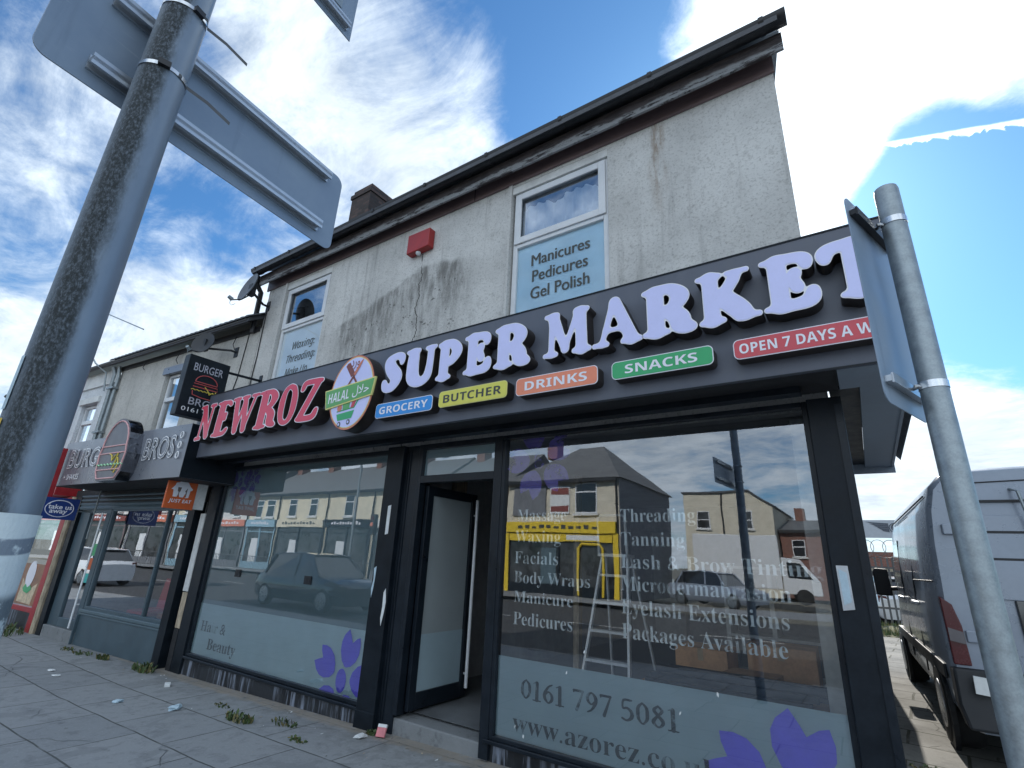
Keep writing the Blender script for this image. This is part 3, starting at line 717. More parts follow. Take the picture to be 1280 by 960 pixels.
# ================================================================== the corner shop
shop = thing('corner_shop', 'grey rendered two storey corner shop with black ground floor front and open glass door', 'shop building', (-4, 3.95, 0))
YW = 3.95
def wall_with_holes(mb, x0, x1, z0, z1, y0, y1, holes):
    xs = sorted({x0, x1, *[h[0] for h in holes], *[h[1] for h in holes]}); zs = sorted({z0, z1, *[h[2] for h in holes], *[h[3] for h in holes]})
    for a, b in zip(xs[:-1], xs[1:]):
        for c, d in zip(zs[:-1], zs[1:]):
            if any(a >= h[0]-1e-6 and b <= h[1]+1e-6 and c >= h[2]-1e-6 and d <= h[3]+1e-6 for h in holes): continue
            mb.quad((a, y0, c), (b, y0, c), (b, y0, d), (a, y0, d))
    for a, b, c, d in holes:
        mb.quad((a, y0, c), (a, y1, c), (a, y1, d), (a, y0, d)); mb.quad((b, y0, c), (b, y1, c), (b, y1, d), (b, y0, d))
        mb.quad((a, y0, c), (b, y0, c), (b, y1, c), (a, y1, c)); mb.quad((a, y0, d), (b, y0, d), (b, y1, d), (a, y1, d))
    return mb
UW = [(-7.37, -6.20, 3.5, 5.70), (-2.855, -1.66, 3.5, 5.70)]
w = wall_with_holes(MB(), -7.92, -.07, 2.62, 5.92, YW, YW+.12, UW)
w.quad((-.07, YW, 2.62), (-.36, 11.4, 2.62), (-.36, 11.4, 5.92), (-.07, YW, 5.92)); w.quad((-7.92, YW, 2.62), (-7.92, 11.4, 2.62), (-7.92, 11.4, 5.92), (-7.92, YW, 5.92))
w.quad((-7.92, 11.4, 0), (-.36, 11.4, 0), (-.36, 11.4, 5.92), (-7.92, 11.4, 5.92))
w.quad((-.08, 4.0, 0), (-.36, 11.4, 0), (-.36, 11.4, 2.62), (-.08, 4.0, 2.62))
w.add([(-.07, YW, 5.92), (-.36, 11.4, 5.92), (-.21, 7.65, 8.55)], [(0, 1, 2)]); w.add([(-7.92, YW, 5.92), (-7.92, 11.4, 5.92), (-7.92, 7.65, 8.55)], [(0, 1, 2)])
w.build('wall', render_wall, shop, fix=False)
rf = MB()
rprof = [(3.62, 6.02), (3.88, 6.20), (3.96, 6.256), (7.65, 8.82), (11.7, 6.02), (11.7, 5.94), (7.65, 8.73), (3.96, 6.176), (3.88, 6.12), (3.62, 5.94)]
rf.loft([[(-8.0, a, b) for a, b in rprof], [(.03 if a < 3.9 else -.10-(a-3.95)*.042, a, b) for a, b in rprof]])
roof = rf.build('roof', slate, shop)
ch = MB().box(-8.38, -7.76, 5.5, 6.3, 6.4, 8.93).box(-8.405, -7.735, 5.475, 6.325, 8.93, 9.03).box(-8.36, -7.78, 5.52, 6.20, 9.03, 9.15).box(-8.25, -7.88, 5.62, 6.10, 9.15, 9.22)
ch.build('chimney', brick_m, roof)
# eaves: brown board on the wall, soffit, peeling board, gutter
MB().box(-7.98, -.058, 3.925, 3.948, 5.735, 5.915).build('brown_board', brown_board, shop)
MB().box(-3.42, -3.412, 3.921, 3.925, 5.735, 5.915).build('board_joint', black_matt, shop)
MB().box(-8.0, .036, 3.80, 3.93, 5.925, 5.945).build('soffit', brown_board, shop)
MB().box(-8.02, .040, 3.775, 3.80, 5.775, 5.965).build('eaves_board', peel, shop)
gt = MB()
def half_gutter(mb, x0, x1, y, z, r, n=8):
    ring = [(y-r*math.cos(math.pi*k/n), z-r*math.sin(math.pi*k/n)) for k in range(n+1)]
    ring += [(y+(r-.006)*math.cos(math.pi*k/n), z-(r-.006)*math.sin(math.pi*k/n)) for k in range(n+1)]
    mb.loft([[(x0, a, b) for a, b in ring], [(x1, a, b) for a, b in ring]])
half_gutter(gt, -8.05, .095, 3.695, 6.035, .085)
gut = gt.build('gutter', gutter_mat, shop, smooth=True)
for k in range(9):
    gb = MB(); half_gutter(gb, -7.95+.98*k, -7.91+.98*k, 3.695, 6.037, .094); gb.build('gutter_bracket', gutter_mat, gut)
MB().tube([(-8.0, 3.72, 5.95), (-8.02, 3.74, 5.82), (-8.04, 3.86, 5.70), (-8.06, 3.88, 4.95)], .042, 10).build('downpipe', gutter_mat, shop, smooth=True)
# upper windows
def upper_window(x0, x1, z0, z1, zm, y, parent, frame_m=None, lower_film=None, lines=None, italic=False, has_curtain=False):
    t_ = .055
    fr = MB().box(x0, x0+t_, y, y+.07, z0, z1).box(x1-t_, x1, y, y+.07, z0, z1).box(x0+t_, x1-t_, y, y+.07, z1-t_, z1).box(x0+t_, x1-t_, y, y+.07, z0, z0+t_).box(x0+t_, x1-t_, y-.004, y+.07, zm-.045, zm)
    s_ = .05
    a, b, c, d = x0+.02, x1-.02, zm+.004, z1-.018
    fr.box(a, a+s_+.03, y-.022, y-.001, c, d).box(b-s_-.03, b, y-.022, y-.001, c, d).box(a+s_+.03, b-s_-.03, y-.022, y-.001, d-s_-.03, d).box(a+s_+.03, b-s_-.03, y-.022, y-.001, c, c+s_+.03)
    wn = fr.build('window', frame_m or white_pvc, parent, bevel=.006)
    MB().quad((x0+t_, y+.03, z0), (x1-t_, y+.03, z0), (x1-t_, y+.03, zm-.04), (x0+t_, y+.03, zm-.04)).build('pane', glass_film if lower_film else glass_up, wn, fix=False)
    MB().quad((x0+t_, y+.028, zm), (x1-t_, y+.028, zm), (x1-t_, y+.028, z1-t_), (x0+t_, y+.028, z1-t_)).build('pane', glass_up, wn, fix=False)
    MB().quad((x0, y+.9, z0), (x1, y+.9, z0), (x1, y+.9, z1), (x0, y+.9, z1)).build('blind', black_matt, wn, fix=False)
    if lower_film: MB().quad((x0+t_, y+.034, z0), (x1-t_, y+.034, z0), (x1-t_, y+.034, zm-.04), (x0+t_, y+.034, zm-.04)).build('window_film', lower_film, wn, fix=False)
    if has_curtain:
        cv = MB(); n = 60
        for k in range(n+1):
            xx = x0+.06+(x1-x0-.12)*k/n; sw = abs(math.sin(math.pi*(k/n*2.0+.15)))
            cv.v += [(xx, y+.09+.02*math.sin(k*.9), z0), (xx, y+.09+.02*math.sin(k*.9), z1-.15-.10*(1-sw)**2)]
        for k in range(n): cv.f.append((2*k, 2*k+2, 2*k+3, 2*k+1)); cv.m.append(0)
        cv.build('curtain', curtain, wn, smooth=True, fix=False)
    return wn
wa = upper_window(-2.835, -1.675, 3.5, 5.60, 4.90, 3.985, shop, lower_film=film_blue, has_curtain=True)
wb = upper_window(-7.35, -6.215, 3.5, 5.60, 4.865, 3.985, shop, lower_film=film_white)
MB().box(-2.855, -1.66, 3.956, 4.05, 5.605, 5.70).build('lintel', white_paint, shop)
MB().box(-7.37, -6.20, 3.956, 4.05, 5.605, 5.70).build('lintel', white_paint, shop)
tx = MB()
for body, zz, x0, wd in (('Manicures', 4.585, -2.60, .70), ('Pedicures', 4.385, -2.585, .66), ('Gel Polish', 4.175, -2.60, .69)):
    for sh in (0., .007): place_text(tx, body, (x0+sh, 4.012-sh*.05, zz), X, Z, wd, cap=.140)
tx.build('lettering', ink_dark, wa, fix=False)
tx = MB()
for body, zz, x0, wd in (('Waxing:', 4.47, -6.98, .56), ('Threading:', 4.255, -7.08, .72), ('Make Up', 4.03, -7.05, .56)):
    place_text(tx, sansi(body), (x0, 4.012, zz), X, Z, wd, cap=.125, lift=0)
tx.build('lettering', ink_dark, wb, fix=False)
# white raised render band edges beside the windows
for a_ in (-2.90, -7.415): MB().box(a_, a_+.044, 3.93, 3.949, 3.5, 5.73).build('window_reveal', render_wall, shop)

# ---- ground floor front
def bars(mb, x0, x1, z0, z1, y0, y1, t_, bt=None):
    bt = bt or t_
    return mb.box(x0, x0+t_, y0, y1, z0, z1).box(x1-t_, x1, y0, y1, z0, z1).box(x0+t_, x1-t_, y0, y1, z1-t_, z1).box(x0+t_, x1-t_, y0, y1, z0, z0+bt)
# pilasters
for a, b, zb in ((-4.24, -3.99, -.01), (-.20, 0.0, .06)):
    pl = MB().box(a, b, 3.775, 4.02, zb, 2.655).box(a-.006, b+.006, 3.768, 3.80, zb, zb+.16)
    pl.build('pilaster', black_paint, shop, bevel=.006)
MB().box(-.045, -.005, 3.766, 3.773, .3, 2.6).build('edge_strip', frame_black, shop)
MB().box(-7.98, -7.73, 3.80, 4.02, -.09, 2.66).build('pilaster', black_paint, shop)
sp = MB(); sp.prism(xz([(-8.13, 1.98), (-7.99, 1.98), (-7.985, .92), (-8.125, .92)], 3.792), (0, .05, 0)).prism(xz([(-8.12, .905), (-7.985, .905), (-7.98, .45), (-8.11, .45)], 3.796), (0, .05, 0), 1).prism(xz([(-8.11, .44), (-7.985, .44), (-7.98, -.07), (-8.10, -.07)], 3.794), (0, .05, 0), 2)
sp.build('party_post', [white_paint, wood_old, black_matt], shop)
# left shop window
lw = bars(MB(), -7.73, -4.24, .155, 2.64, 3.825, 3.90, .05, .035).build('shop_window', frame_black, shop, bevel=.004)
MB().quad((-7.69, 3.858, .18), (-4.28, 3.858, .18), (-4.28, 3.858, 2.60), (-7.69, 3.858, 2.60)).build('pane', glass_left, lw, fix=False)
MB().quad((-7.69, 3.868, .18), (-4.28, 3.868, .18), (-4.28, 3.868, .80), (-7.69, 3.868, .80)).build('frosted_film', frost_l, lw, fix=False)
MB().quad((-7.69, 3.872, .80), (-4.28, 3.872, .80), (-4.28, 3.872, 2.60), (-7.69, 3.872, 2.60)).build('tinted_film', frost_left, lw, fix=False)
MB().quad((-7.7, 3.95, .18), (-4.25, 3.95, .18), (-4.25, 3.95, 2.62), (-7.7, 3.95, 2.62)).build('backing_board', black_matt, lw, fix=False)
MB().box(-7.73, -4.24, 3.80, 3.90, .12, .152).build('window_sill', frame_black, shop, bevel=.006)
MB().prism([(-7.73, 3.832, -.10), (-4.24, 3.832, -.03), (-4.24, 3.832, .118), (-7.73, 3.832, .118)], (0, .12, 0)).build('plinth', plinth_m, shop)
def petal(cx_, cz_, ang, L_, wd, r0=.20):
    """a blossom petal with a deep notch between two pointed tips"""
    pr = [(.29, .10), (.36, .50), (.52, .86), (.70, 1.0), (.85, .92), (1.02, .60), (.90, .22), (.80, -.05), (.93, -.35), (.99, -.62), (.84, -.86), (.68, -.95), (.50, -.82), (.36, -.48), (.29, -.10)]
    c_, s_ = math.cos(ang), math.sin(ang)
    return [(cx_+a*L_*c_-b*wd*s_, cz_+a*L_*s_+b*wd*c_) for a, b in pr]
def blossom(cx_, cz_, L_, wd, a0, y, mat, parent, clip=None, centre=True):
    mb = MB()
    def put(poly):
        if clip:
            for ax_, lim, sg in clip:                                  # cut at the frame edges
                o = []
                for i in range(len(poly)):
                    p, q = poly[i], poly[(i+1) % len(poly)]
                    ip, iq = sg*(p[ax_]-lim) <= 0, sg*(q[ax_]-lim) <= 0
                    if ip: o.append(p)
                    if ip != iq:
                        t_ = (lim-p[ax_])/(q[ax_]-p[ax_]); o.append((p[0]+(q[0]-p[0])*t_, p[1]+(q[1]-p[1])*t_))
                poly = o
                if len(poly) < 3: return
        mb.add(xz(poly, y), [tuple(range(len(poly)))])
    for q in (0, 80, 152, 224, 292): put(petal(cx_, cz_, a0+R(q), L_, wd))
    if centre: put(oval(cx_, cz_, L_*.17, L_*.235, 24))
    return mb.build('blossom_decal', mat, parent, fix=False)
blossom(-4.61, .315, .46, .152, R(74), 3.862, vinyl_purple, lw, [(0, -4.285, 1), (1, .185, -1)])
blossom(-7.35, 2.42, .30, .10, R(80), 3.862, purple_faint, lw, [(1, 2.59, 1), (0, -7.685, -1)])
blossom(-7.05, 2.46, .20, .07, R(60), 3.863, purple_faint, lw, [(1, 2.59, 1)])
tx = MB(); place_text(tx, serif('Beauty'), (-7.30, 3.863, .275), X, Z, .68, cap=.125); place_text(tx, serif('Hair &'), (-7.55, 3.863, .47), X, Z, .62, cap=.125)
tx.build('lettering', ghost_text, lw, fix=False)
for xx in (-6.97, -5.47): MB().box(xx, xx+.13, 3.850, 3.856, 1.17, 1.26).box(xx+.02, xx+.06, 3.846, 3.850, 1.19, 1.24).box(xx+.07, xx+.11, 3.846, 3.850, 1.19, 1.24).build('window_vent', van_plastic, lw)
# white tape and torn stickers on the pilaster
def scrap(pts, y, m_, name, parent): return MB().prism(xz(pts, y), (0, .002, 0)).build(name, m_, parent)
scrap([(-4.13, 2.02), (-4.085, 2.03), (-4.085, 1.74), (-4.13, 1.73)], 3.771, paper_white, 'tape', shop)
scrap([(-4.045, 1.18), (-4.02, 1.22), (-4.0, 1.10), (-4.01, 1.0), (-4.035, .88), (-4.05, .95), (-4.04, 1.05)], 3.771, paper_white, 'torn_sticker', shop)
scrap([(-4.225, 1.40), (-4.19, 1.42), (-4.195, 1.30), (-4.205, 1.2), (-4.22, 1.12), (-4.232, 1.2), (-4.215, 1.3)], 3.771, paper_blue, 'torn_sticker', shop)
# doorway: frame, transom light, door leaf swung in
df = MB().box(-3.99, -3.80, 3.83, 4.02, -.0, 2.655).box(-3.80, -3.745, 3.815, 3.90, .17, 2.655).box(-2.81, -2.72, 3.815, 3.90, .05, 2.655).box(-3.745, -2.81, 3.815, 3.90, 2.25, 2.325).box(-3.745, -2.81, 3.815, 3.90, 2.60, 2.655)
dfo = df.build('door_frame', frame_black, shop, bevel=.004)
for xx in (-3.965, -3.93): MB().box(xx, xx+.012, 3.822, 3.829, .1, 2.6).build('shutter_guide', black_paint, dfo)
MB().quad((-3.745, 3.86, 2.325), (-2.81, 3.86, 2.325), (-2.81, 3.86, 2.60), (-3.745, 3.86, 2.60)).build('transom_light', glass_left, dfo, fix=False)
MB().quad((-3.745, 3.868, 2.325), (-2.81, 3.868, 2.325), (-2.81, 3.868, 2.60), (-3.745, 3.868, 2.60)).build('transom_film', frost, dfo, fix=False)
dl = MB()
dx0, dx1 = -3.745, -3.700
dl.box(dx0, dx1, 3.91, 4.0, .19, 2.235).box(dx0, dx1, 4.65, 4.74, .19, 2.235).box(dx0, dx1, 4.0, 4.65, 2.14, 2.235).box(dx0, dx1, 4.0, 4.65, .19, .33)
door = dl.build('door', frame_black, shop, bevel=.004)
MB().box(-3.728, -3.722, 4.0, 4.65, .33, 2.14).build('pane', door_frost, door)
MB().box(-3.7205, -3.7195, 4.0, 4.65, .33, .82).build('frosted_film', frost, door)
MB().tube([(-3.665, 4.70, .27), (-3.665, 4.70, 2.17)], .018, 10).tube([(-3.70, 4.70, .4), (-3.665, 4.70, .4)], .01, 8).tube([(-3.70, 4.70, 2.0), (-3.665, 4.70, 2.0)], .01, 8).build('handle', alu_ladder, door, smooth=True)
# steps and plinth to the right of the pilaster
MB().prism([(-3.99, 3.845, -.02), (-2.74, 3.845, .02), (-2.74, 3.845, .145), (-3.99, 3.845, .145)], (0, .24, 0)).box(-3.99, -2.74, 4.085, 10.9, .10, .165).build('doorstep', step_m, shop, bevel=.012)
MB().prism([(-2.74, 3.852, .01), (-.20, 3.852, .06), (-.20, 3.852, .175), (-2.74, 3.852, .175)], (0, .14, 0)).build('plinth', plinth_m, shop)
MB().box(-2.76, -.20, 3.80, 3.90, .165, .195).build('window_sill', frame_black, shop, bevel=.005)
# right shop window
rw = bars(MB(), -2.72, -.20, .195, 2.655, 3.82, 3.895, .035, .03).build('shop_window', frame_black, shop, bevel=.004)
MB().quad((-2.685, 3.856, .22), (-.235, 3.856, .22), (-.235, 3.856, 2.62), (-2.685, 3.856, 2.62)).build('pane', glass, rw, fix=False)
MB().quad((-2.685, 3.866, .22), (-.235, 3.866, .22), (-.235, 3.866, .79), (-2.685, 3.866, .79)).build('frosted_film', frost, rw, fix=False)
tx = MB()
for body, x0, zz, wd, cp in (('Massage', -2.548, 1.873, .486, .100), ('Waxing', -2.565, 1.693, .455, .100), ('Facials', -2.562, 1.518, .43, .100), ('Body Wraps', -2.560, 1.362, .715, .095), ('Manicure', -2.553, 1.210, .558, .090), ('Pedicures', -2.551, 1.038, .553, .098),
        ('Threading', -1.580, 1.863, .575, .100), ('Tanning', -1.580, 1.688, .487, .100), ('Lash & Brow Tinting', -1.585, 1.524, 1.330, .100), ('Microdermabrasion', -1.588, 1.366, 1.142, .103), ('Eyelash Extensions', -1.589, 1.205, 1.112, .103), ('Packages Available', -1.589, 1.040, 1.085, .103)):
    place_text(tx, serif(body), (x0, 3.860, zz), X, Z, wd, cap=cp, off=-.006)
tx.build('lettering', frost_text, rw, fix=False)
DIG = {'0': arc([(.3, .95, .035), (.10, .75, .07), (.07, .5, .085), (.10, .25, .07), (.3, .05, .035), (.5, .25, .07), (.53, .5, .085), (.5, .75, .07), (.3, .95, .035)]),
 '1': [(.3, .05, .085, .3, .9, .085), (.3, .95, .03, .12, .86, .025)]+ser(.3, .03, .2, .03),
 '6': arc([(.52, .95, .03), (.3, .82, .05), (.10, .5, .085), (.10, .25, .08), (.3, .05, .035), (.5, .2, .075), (.5, .42, .07), (.32, .58, .035), (.14, .45, .05)]),
 '7': [(.05, .93, .06, .55, .93, .06), (.55, .92, .04, .22, .05, .085)]+ser(.05, .86, .0, .04),
 '9': arc([(.08, .05, .03), (.3, .18, .05), (.5, .5, .085), (.5, .75, .08), (.3, .95, .035), (.1, .8, .075), (.1, .58, .07), (.28, .42, .035), (.46, .55, .05)]),
 '5': arc([(.52, .95, .05), (.16, .93, .05), (.12, .58, .045), (.32, .60, .05), (.52, .45, .075), (.52, .22, .08), (.3, .05, .04), (.08, .12, .05)]),
 '8': arc([(.3, .95, .035), (.12, .76, .065), (.28, .55, .07), (.5, .28, .075), (.3, .05, .035), (.08, .25, .075), (.28, .53, .05), (.47, .76, .06), (.3, .95, .035)])}
dg_ = MB(); xx = -2.452
for ch_ in '0161 797 5081':
    if ch_ == ' ': xx += .055; continue
    lo, = outline(DIG[ch_], (0.,), .02, 60)
    vs, fs = fill_loops(lo); wd = .078 if ch_ == '1' else .094
    ax = min(q[0] for q in vs); bx = max(q[0] for q in vs)
    dg_.add([(xx+(q[0]-ax)/(bx-ax)*wd, 3.860, .517+q[1]*.138) for q in vs], fs); xx += wd+.015
dg_.build('lettering', clear_text, rw, fix=False)
tx = MB(); place_text(tx, serif('www.azorez.co.uk'), (-2.52, 3.860, .285), X, Z, 1.56, cap=.125, off=-.006); tx.build('lettering', clear_text, rw, fix=False)
blossom(-.575, .275, .48, .178, R(74), 3.860, vinyl_purple, rw, [(1, .225, -1), (0, -.24, 1)], centre=False)
blossom(-2.34, 2.40, .34, .12, R(25), 3.861, purple_worn, rw, [(1, 2.61, 1), (0, -2.68, -1)])
for xx, zz, a in ((-2.50, .30, .5), (-2.42, .26, -.3), (-1.9, .9, .2), (-1.2, .62, .4), (-.95, .78, -.5), (-2.05, .74, .1)):
    MB().prism([(xx, 3.853, zz), (xx+.012, 3.853, zz+.03*a), (xx+.014, 3.853, zz+.02+.02*a), (xx+.003, 3.853, zz+.018)], (0, .001, 0)).build('glass_fleck', paper_white, rw)
MB().prism(xz([(-.175, 1.60), (-.115, 1.60), (-.112, 1.36), (-.172, 1.35)], 3.766), (0, .004, 0)).prism(xz([(-.165, 1.58), (-.125, 1.56), (-.122, 1.40), (-.162, 1.38)], 3.762), (0, .004, 0), 1).build('scratched_plate', [alu_rail, paper_blue], shop)
# shutter box and soffit below the fascia
sb = MB().box(-7.72, -.003, 3.40, 3.77, 2.69, 2.98).box(-7.72, -.003, 3.27, 3.40, 2.675, 2.69)
sb.build('shutter_box', black_matt, shop)
MB().box(-7.72, -.21, 3.56, 3.66, 2.645, 2.689).build('shutter_slot', black_paint, shop)
# side canopy along the alley
cn = MB().box(.004, .34, 3.275, 3.66, 2.662, 2.69).box(.11, .34, 3.66, 6.68, 2.664, 2.69).box(-.06, .37, 6.68, 6.72, 2.60, 2.86).box(.34, .36, 3.275, 6.68, 2.655, 2.75)
can = cn.build('side_canopy', soffit_grey, shop)
MB().box(-.06, .11, 3.775, 6.68, 2.70, 2.72).build('canopy_recess', black_paint, can)
tl = MB()
y = 3.30; k = 0
while y < 6.66:
    n = 6; ring = []
    for i in range(n+1): 
        a = math.pi*i/n; ring.append((y+.065-.065*math.cos(a), .045*math.sin(a)))
    lo_ = [(.43, a, 2.735+b) for a, b in ring]; hi_ = [(-.06, a, 3.42+b) for a, b in ring]
    tl.loft([lo_+[(.43, y+.13, 2.72), (.43, y, 2.72)], hi_+[(-.06, y+.13, 3.40), (-.06, y, 3.40)]]); y += .135
tl.build('canopy_tiles', slate, can)

# room behind the glass
ro = MB().quad((-7.7, 10.9, .1), (-.12, 10.9, .1), (-.12, 10.9, 2.75), (-7.7, 10.9, 2.75)).quad((-7.7, 4.0, 2.72), (-.12, 4.0, 2.72), (-.12, 10.9, 2.72), (-7.7, 10.9, 2.72)).quad((-4.25, 4.02, .1), (-4.25, 10.9, .1), (-4.25, 10.9, 2.75), (-4.25, 4.02, 2.75)).quad((-.12, 4.02, .1), (-.12, 10.9, .1), (-.12, 10.9, 2.75), (-.12, 4.02, 2.75))
ro.build('room_lining', room_wall, shop, fix=False)
MB().quad((-4.25, 4.02, .168), (-.12, 4.02, .168), (-.12, 10.9, .168), (-4.25, 10.9, .168)).build('room_floor', room_floor, shop, fix=False)
MB().box(-4.24, -4.20, 4.9, 5.15, .17, 2.7).build('room_post', wood_old, shop)
MB().box(-.37, -.125, 4.45, 4.60, .17, 2.7).build('room_post', white_paint, shop)
MB().box(-3.30, -3.22, 6.4, 6.5, .17, 2.7).build('timber_stud', wood_old, shop)
MB().box(-3.70, -3.10, 10.7, 10.88, .17, 2.2).build('back_door', white_paint, shop)
# ================================================================== supermarket fascia sign
sign = thing('shop_sign', 'long dark grey fascia with big raised letters NEWROZ SUPER MARKET and halal roundel', 'shop sign', (-3.6, 3.25, 2.66))
fb = MB().box(-7.72, .46, 3.25, 3.272, 2.665, 3.575).box(-7.72, .46, 3.272, 3.62, 3.553, 3.575).box(.438, .46, 3.272, 3.62, 2.665, 3.553)
fb.build('fascia_board', anthracite, sign, bevel=.003)
MB().box(-7.72, .462, 3.244, 3.2495, 2.662, 2.672).box(-7.72, .462, 3.244, 3.2495, 3.566, 3.577).build('fascia_edge', black_paint, sign)
LM = [letter_side, trim_white, letter_white]
for ch_, a, b in (('S', -3.735, -3.435), ('U', -3.425, -3.025), ('P', -3.020, -2.722), ('E', -2.700, -2.392), ('R', -2.372, -2.005), ('M', -1.890, -1.470), ('A', -1.468, -1.080), ('R', -1.085, -.708), ('K', -.706, -.318), ('E', -.312, .002), ('T', -.006, .375)):
    letter(ch_, COOP, a, 3.012, b-a, .410, 3.130, 3.25, sign, LM, border=.016, k=.085, grow=-.012)
LR = [letter_side, trim_white, letter_red]
for ch_, a, b in (('N', -7.30, -6.865), ('E', -6.865, -6.455), ('W', -6.475, -5.845), ('R', -5.875, -5.405), ('O', -5.405, -5.045), ('Z', -5.035, -4.610)):
    letter(ch_, TALL, a, 2.846, b-a, .50, 3.085, 3.25, sign, LR, shear=.03, border=.017, k=.03, grow=.012)
for body, a, b, z0, z1, pm, im in (('GROCERY', -3.785, -3.040, 2.772, 2.918, p_blue, trim_white), ('BUTCHER', -2.965, -2.228, 2.778, 2.926, p_yellow, ink_dark), ('DRINKS', -2.142, -1.432, 2.768, 2.914, p_orange, trim_white), ('SNACKS', -1.325, -.632, 2.773, 2.906, p_green, trim_white), ('OPEN 7 DAYS A WEEK', -.512, .385, 2.774, 2.906, p_red, trim_white)):
    pn = MB().prism(xz(rrect(a, b, z0, z1, .035), 3.150), (0, .1, 0), 0).build('panel', [letter_side], sign)
    MB().prism(xz(rrect(a, b, z0, z1, .035), 3.1465), (0, .003, 0)).build('panel_rim', banner_edge if pm is p_yellow else trim_white, pn)
    MB().prism(xz(rrect(a+.006, b-.006, z0+.006, z1-.006, .03), 3.144), (0, .002, 0)).build('panel_face', pm, pn)
    mg = {'GROCERY': .055, 'BUTCHER': .055, 'DRINKS': .085, 'SNACKS': .10}.get(body, .035)
    tx = MB(); hh = (z1-z0)*.50
    place_text(tx, sansb(body), (a+mg, 3.1425, z0+(z1-z0)*.25), X, Z, b-a-2*mg, hh); tx.build('lettering', im, pn, fix=False)
# halal roundel
cx_, cz_ = -4.140, 3.090
rd = MB().prism(xz(oval(cx_, cz_, .338, .402, 56), 3.100), (0, .145, 0)).build('roundel', letter_side, sign, smooth=False)
def flat(name, pts, y, m_, th=.0015): return MB().prism(xz(pts, y), (0, th, 0)).build(name, m_, rd)
flat('roundel_ring', oval(cx_, cz_, .335, .399, 56), 3.0975, ring_orange)
flat('roundel_line', oval(cx_, cz_, .318, .382, 56), 3.096, banner_edge)
flat('roundel_face', oval(cx_, cz_, .310, .374, 56), 3.0945, letter_white)
flat('banner_border', [(-4.552, 3.148), (-3.776, 3.196), (-3.806, 3.006), (-4.500, 2.936)], 3.082, banner_edge, .02)
flat('banner', [(-4.538, 3.136), (-3.790, 3.182), (-3.816, 3.018), (-4.490, 2.950)], 3.080, banner_green)
bu = Vector((.998, 0, .062))
tx = MB(); place_text(tx, sansb('HALAL'), (-4.470, 3.0785, 2.995), bu, Z, .325, .105); place_text(tx, '\uFEDD\uFEFC\uFEA3', (-4.095, 3.0785, 3.010), bu, Z, .245, .120, off=.012)
tx.build('lettering', trim_white, rd, fix=False)
def xf(pts, ox, oz, ang, s=1., mir=1):
    c_, s_ = math.cos(R(ang)), math.sin(R(ang)); return [(ox+mir*s*(a*c_-b*s_), oz+s*(a*s_+b*c_)) for a, b in pts]
blade = [(-.032, .02), (.034, .02), (.036, .185), (.0, .20), (-.032, .19)]; grip = [(-.012, -.13), (.012, -.13), (.012, .02), (-.012, .02)]
thin = [(-.018, .02), (.018, .02), (.016, .12), (.0, .22), (-.018, .17)]
flat('cleaver', xf(blade, -4.135, 3.255, 38), 3.0915, ink_brown); flat('cleaver', xf(grip, -4.135, 3.255, 38), 3.0913, ink_brown)
flat('knife', xf(thin, -4.135, 3.255, -36), 3.0895, ring_orange); flat('knife', xf(grip, -4.135, 3.255, -36), 3.0893, ink_brown)
tx = MB(); place_text(tx, '\u062F\u0631\u0648', (-4.205, 3.0925, 3.335), X, Z, .14, .105, off=.008); tx.build('emblem', ink_brown, rd, fix=False)
flat('trolley_basket', [(-4.315, 2.865), (-4.045, 2.885), (-4.075, 2.805), (-4.285, 2.795)], 3.0915, p_green)
flat('trolley_rail', [(-4.318, 2.888), (-4.05, 2.908), (-3.985, 3.005), (-3.95, 3.005), (-3.95, 3.018), (-3.995, 3.018), (-4.06, 2.922), (-4.318, 2.900)], 3.0920, p_green)
flat('trolley_wheel', oval(-4.255, 2.755, .026, .028, 16), 3.0915, ink_dark); flat('trolley_wheel', oval(-4.115, 2.768, .026, .028, 16), 3.0915, ink_dark)
flat('trolley_hub', oval(-4.255, 2.755, .014, .015, 12), 3.0895, letter_white); flat('trolley_hub', oval(-4.115, 2.768, .014, .015, 12), 3.0895, letter_white)
flat('grocery_green', [(-4.225, 2.905), (-4.235, 2.99), (-4.175, 3.04), (-4.125, 2.995), (-4.13, 2.910)], 3.0900, banner_green)
flat('grocery_red', [(-4.105, 2.915), (-4.085, 2.99), (-4.045, 3.01), (-4.035, 2.98), (-4.06, 2.915)], 3.0900, p_red)
flat('grocery_apple', oval(-4.280, 2.930, .036, .036, 14), 3.0900, ring_orange)

# alarm box on the wall
al_ = thing('alarm_box', 'red bell box with a small white dome on rendered upper wall', 'alarm box', (-4.30, 3.949, 5.35))
MB().prism(xz([(-4.455, 5.255), (-4.065, 5.275), (-4.065, 5.545), (-4.455, 5.545)], 3.845), (0, .104, 0)).build('alarm_case', alarm_red, al_, bevel=.012)
MB().tube([(-4.28, 3.895, 5.262), (-4.28, 3.895, 5.245), (-4.28, 3.895, 5.228), (-4.28, 3.895, 5.216)], [.034, .034, .026, .006], 14).build('strobe', white_pvc, al_, smooth=True)
MB().tube([(-4.25, 3.946, 5.26), (-4.25, 3.946, 5.15)], .004, 6).build('cable', black_matt, al_)

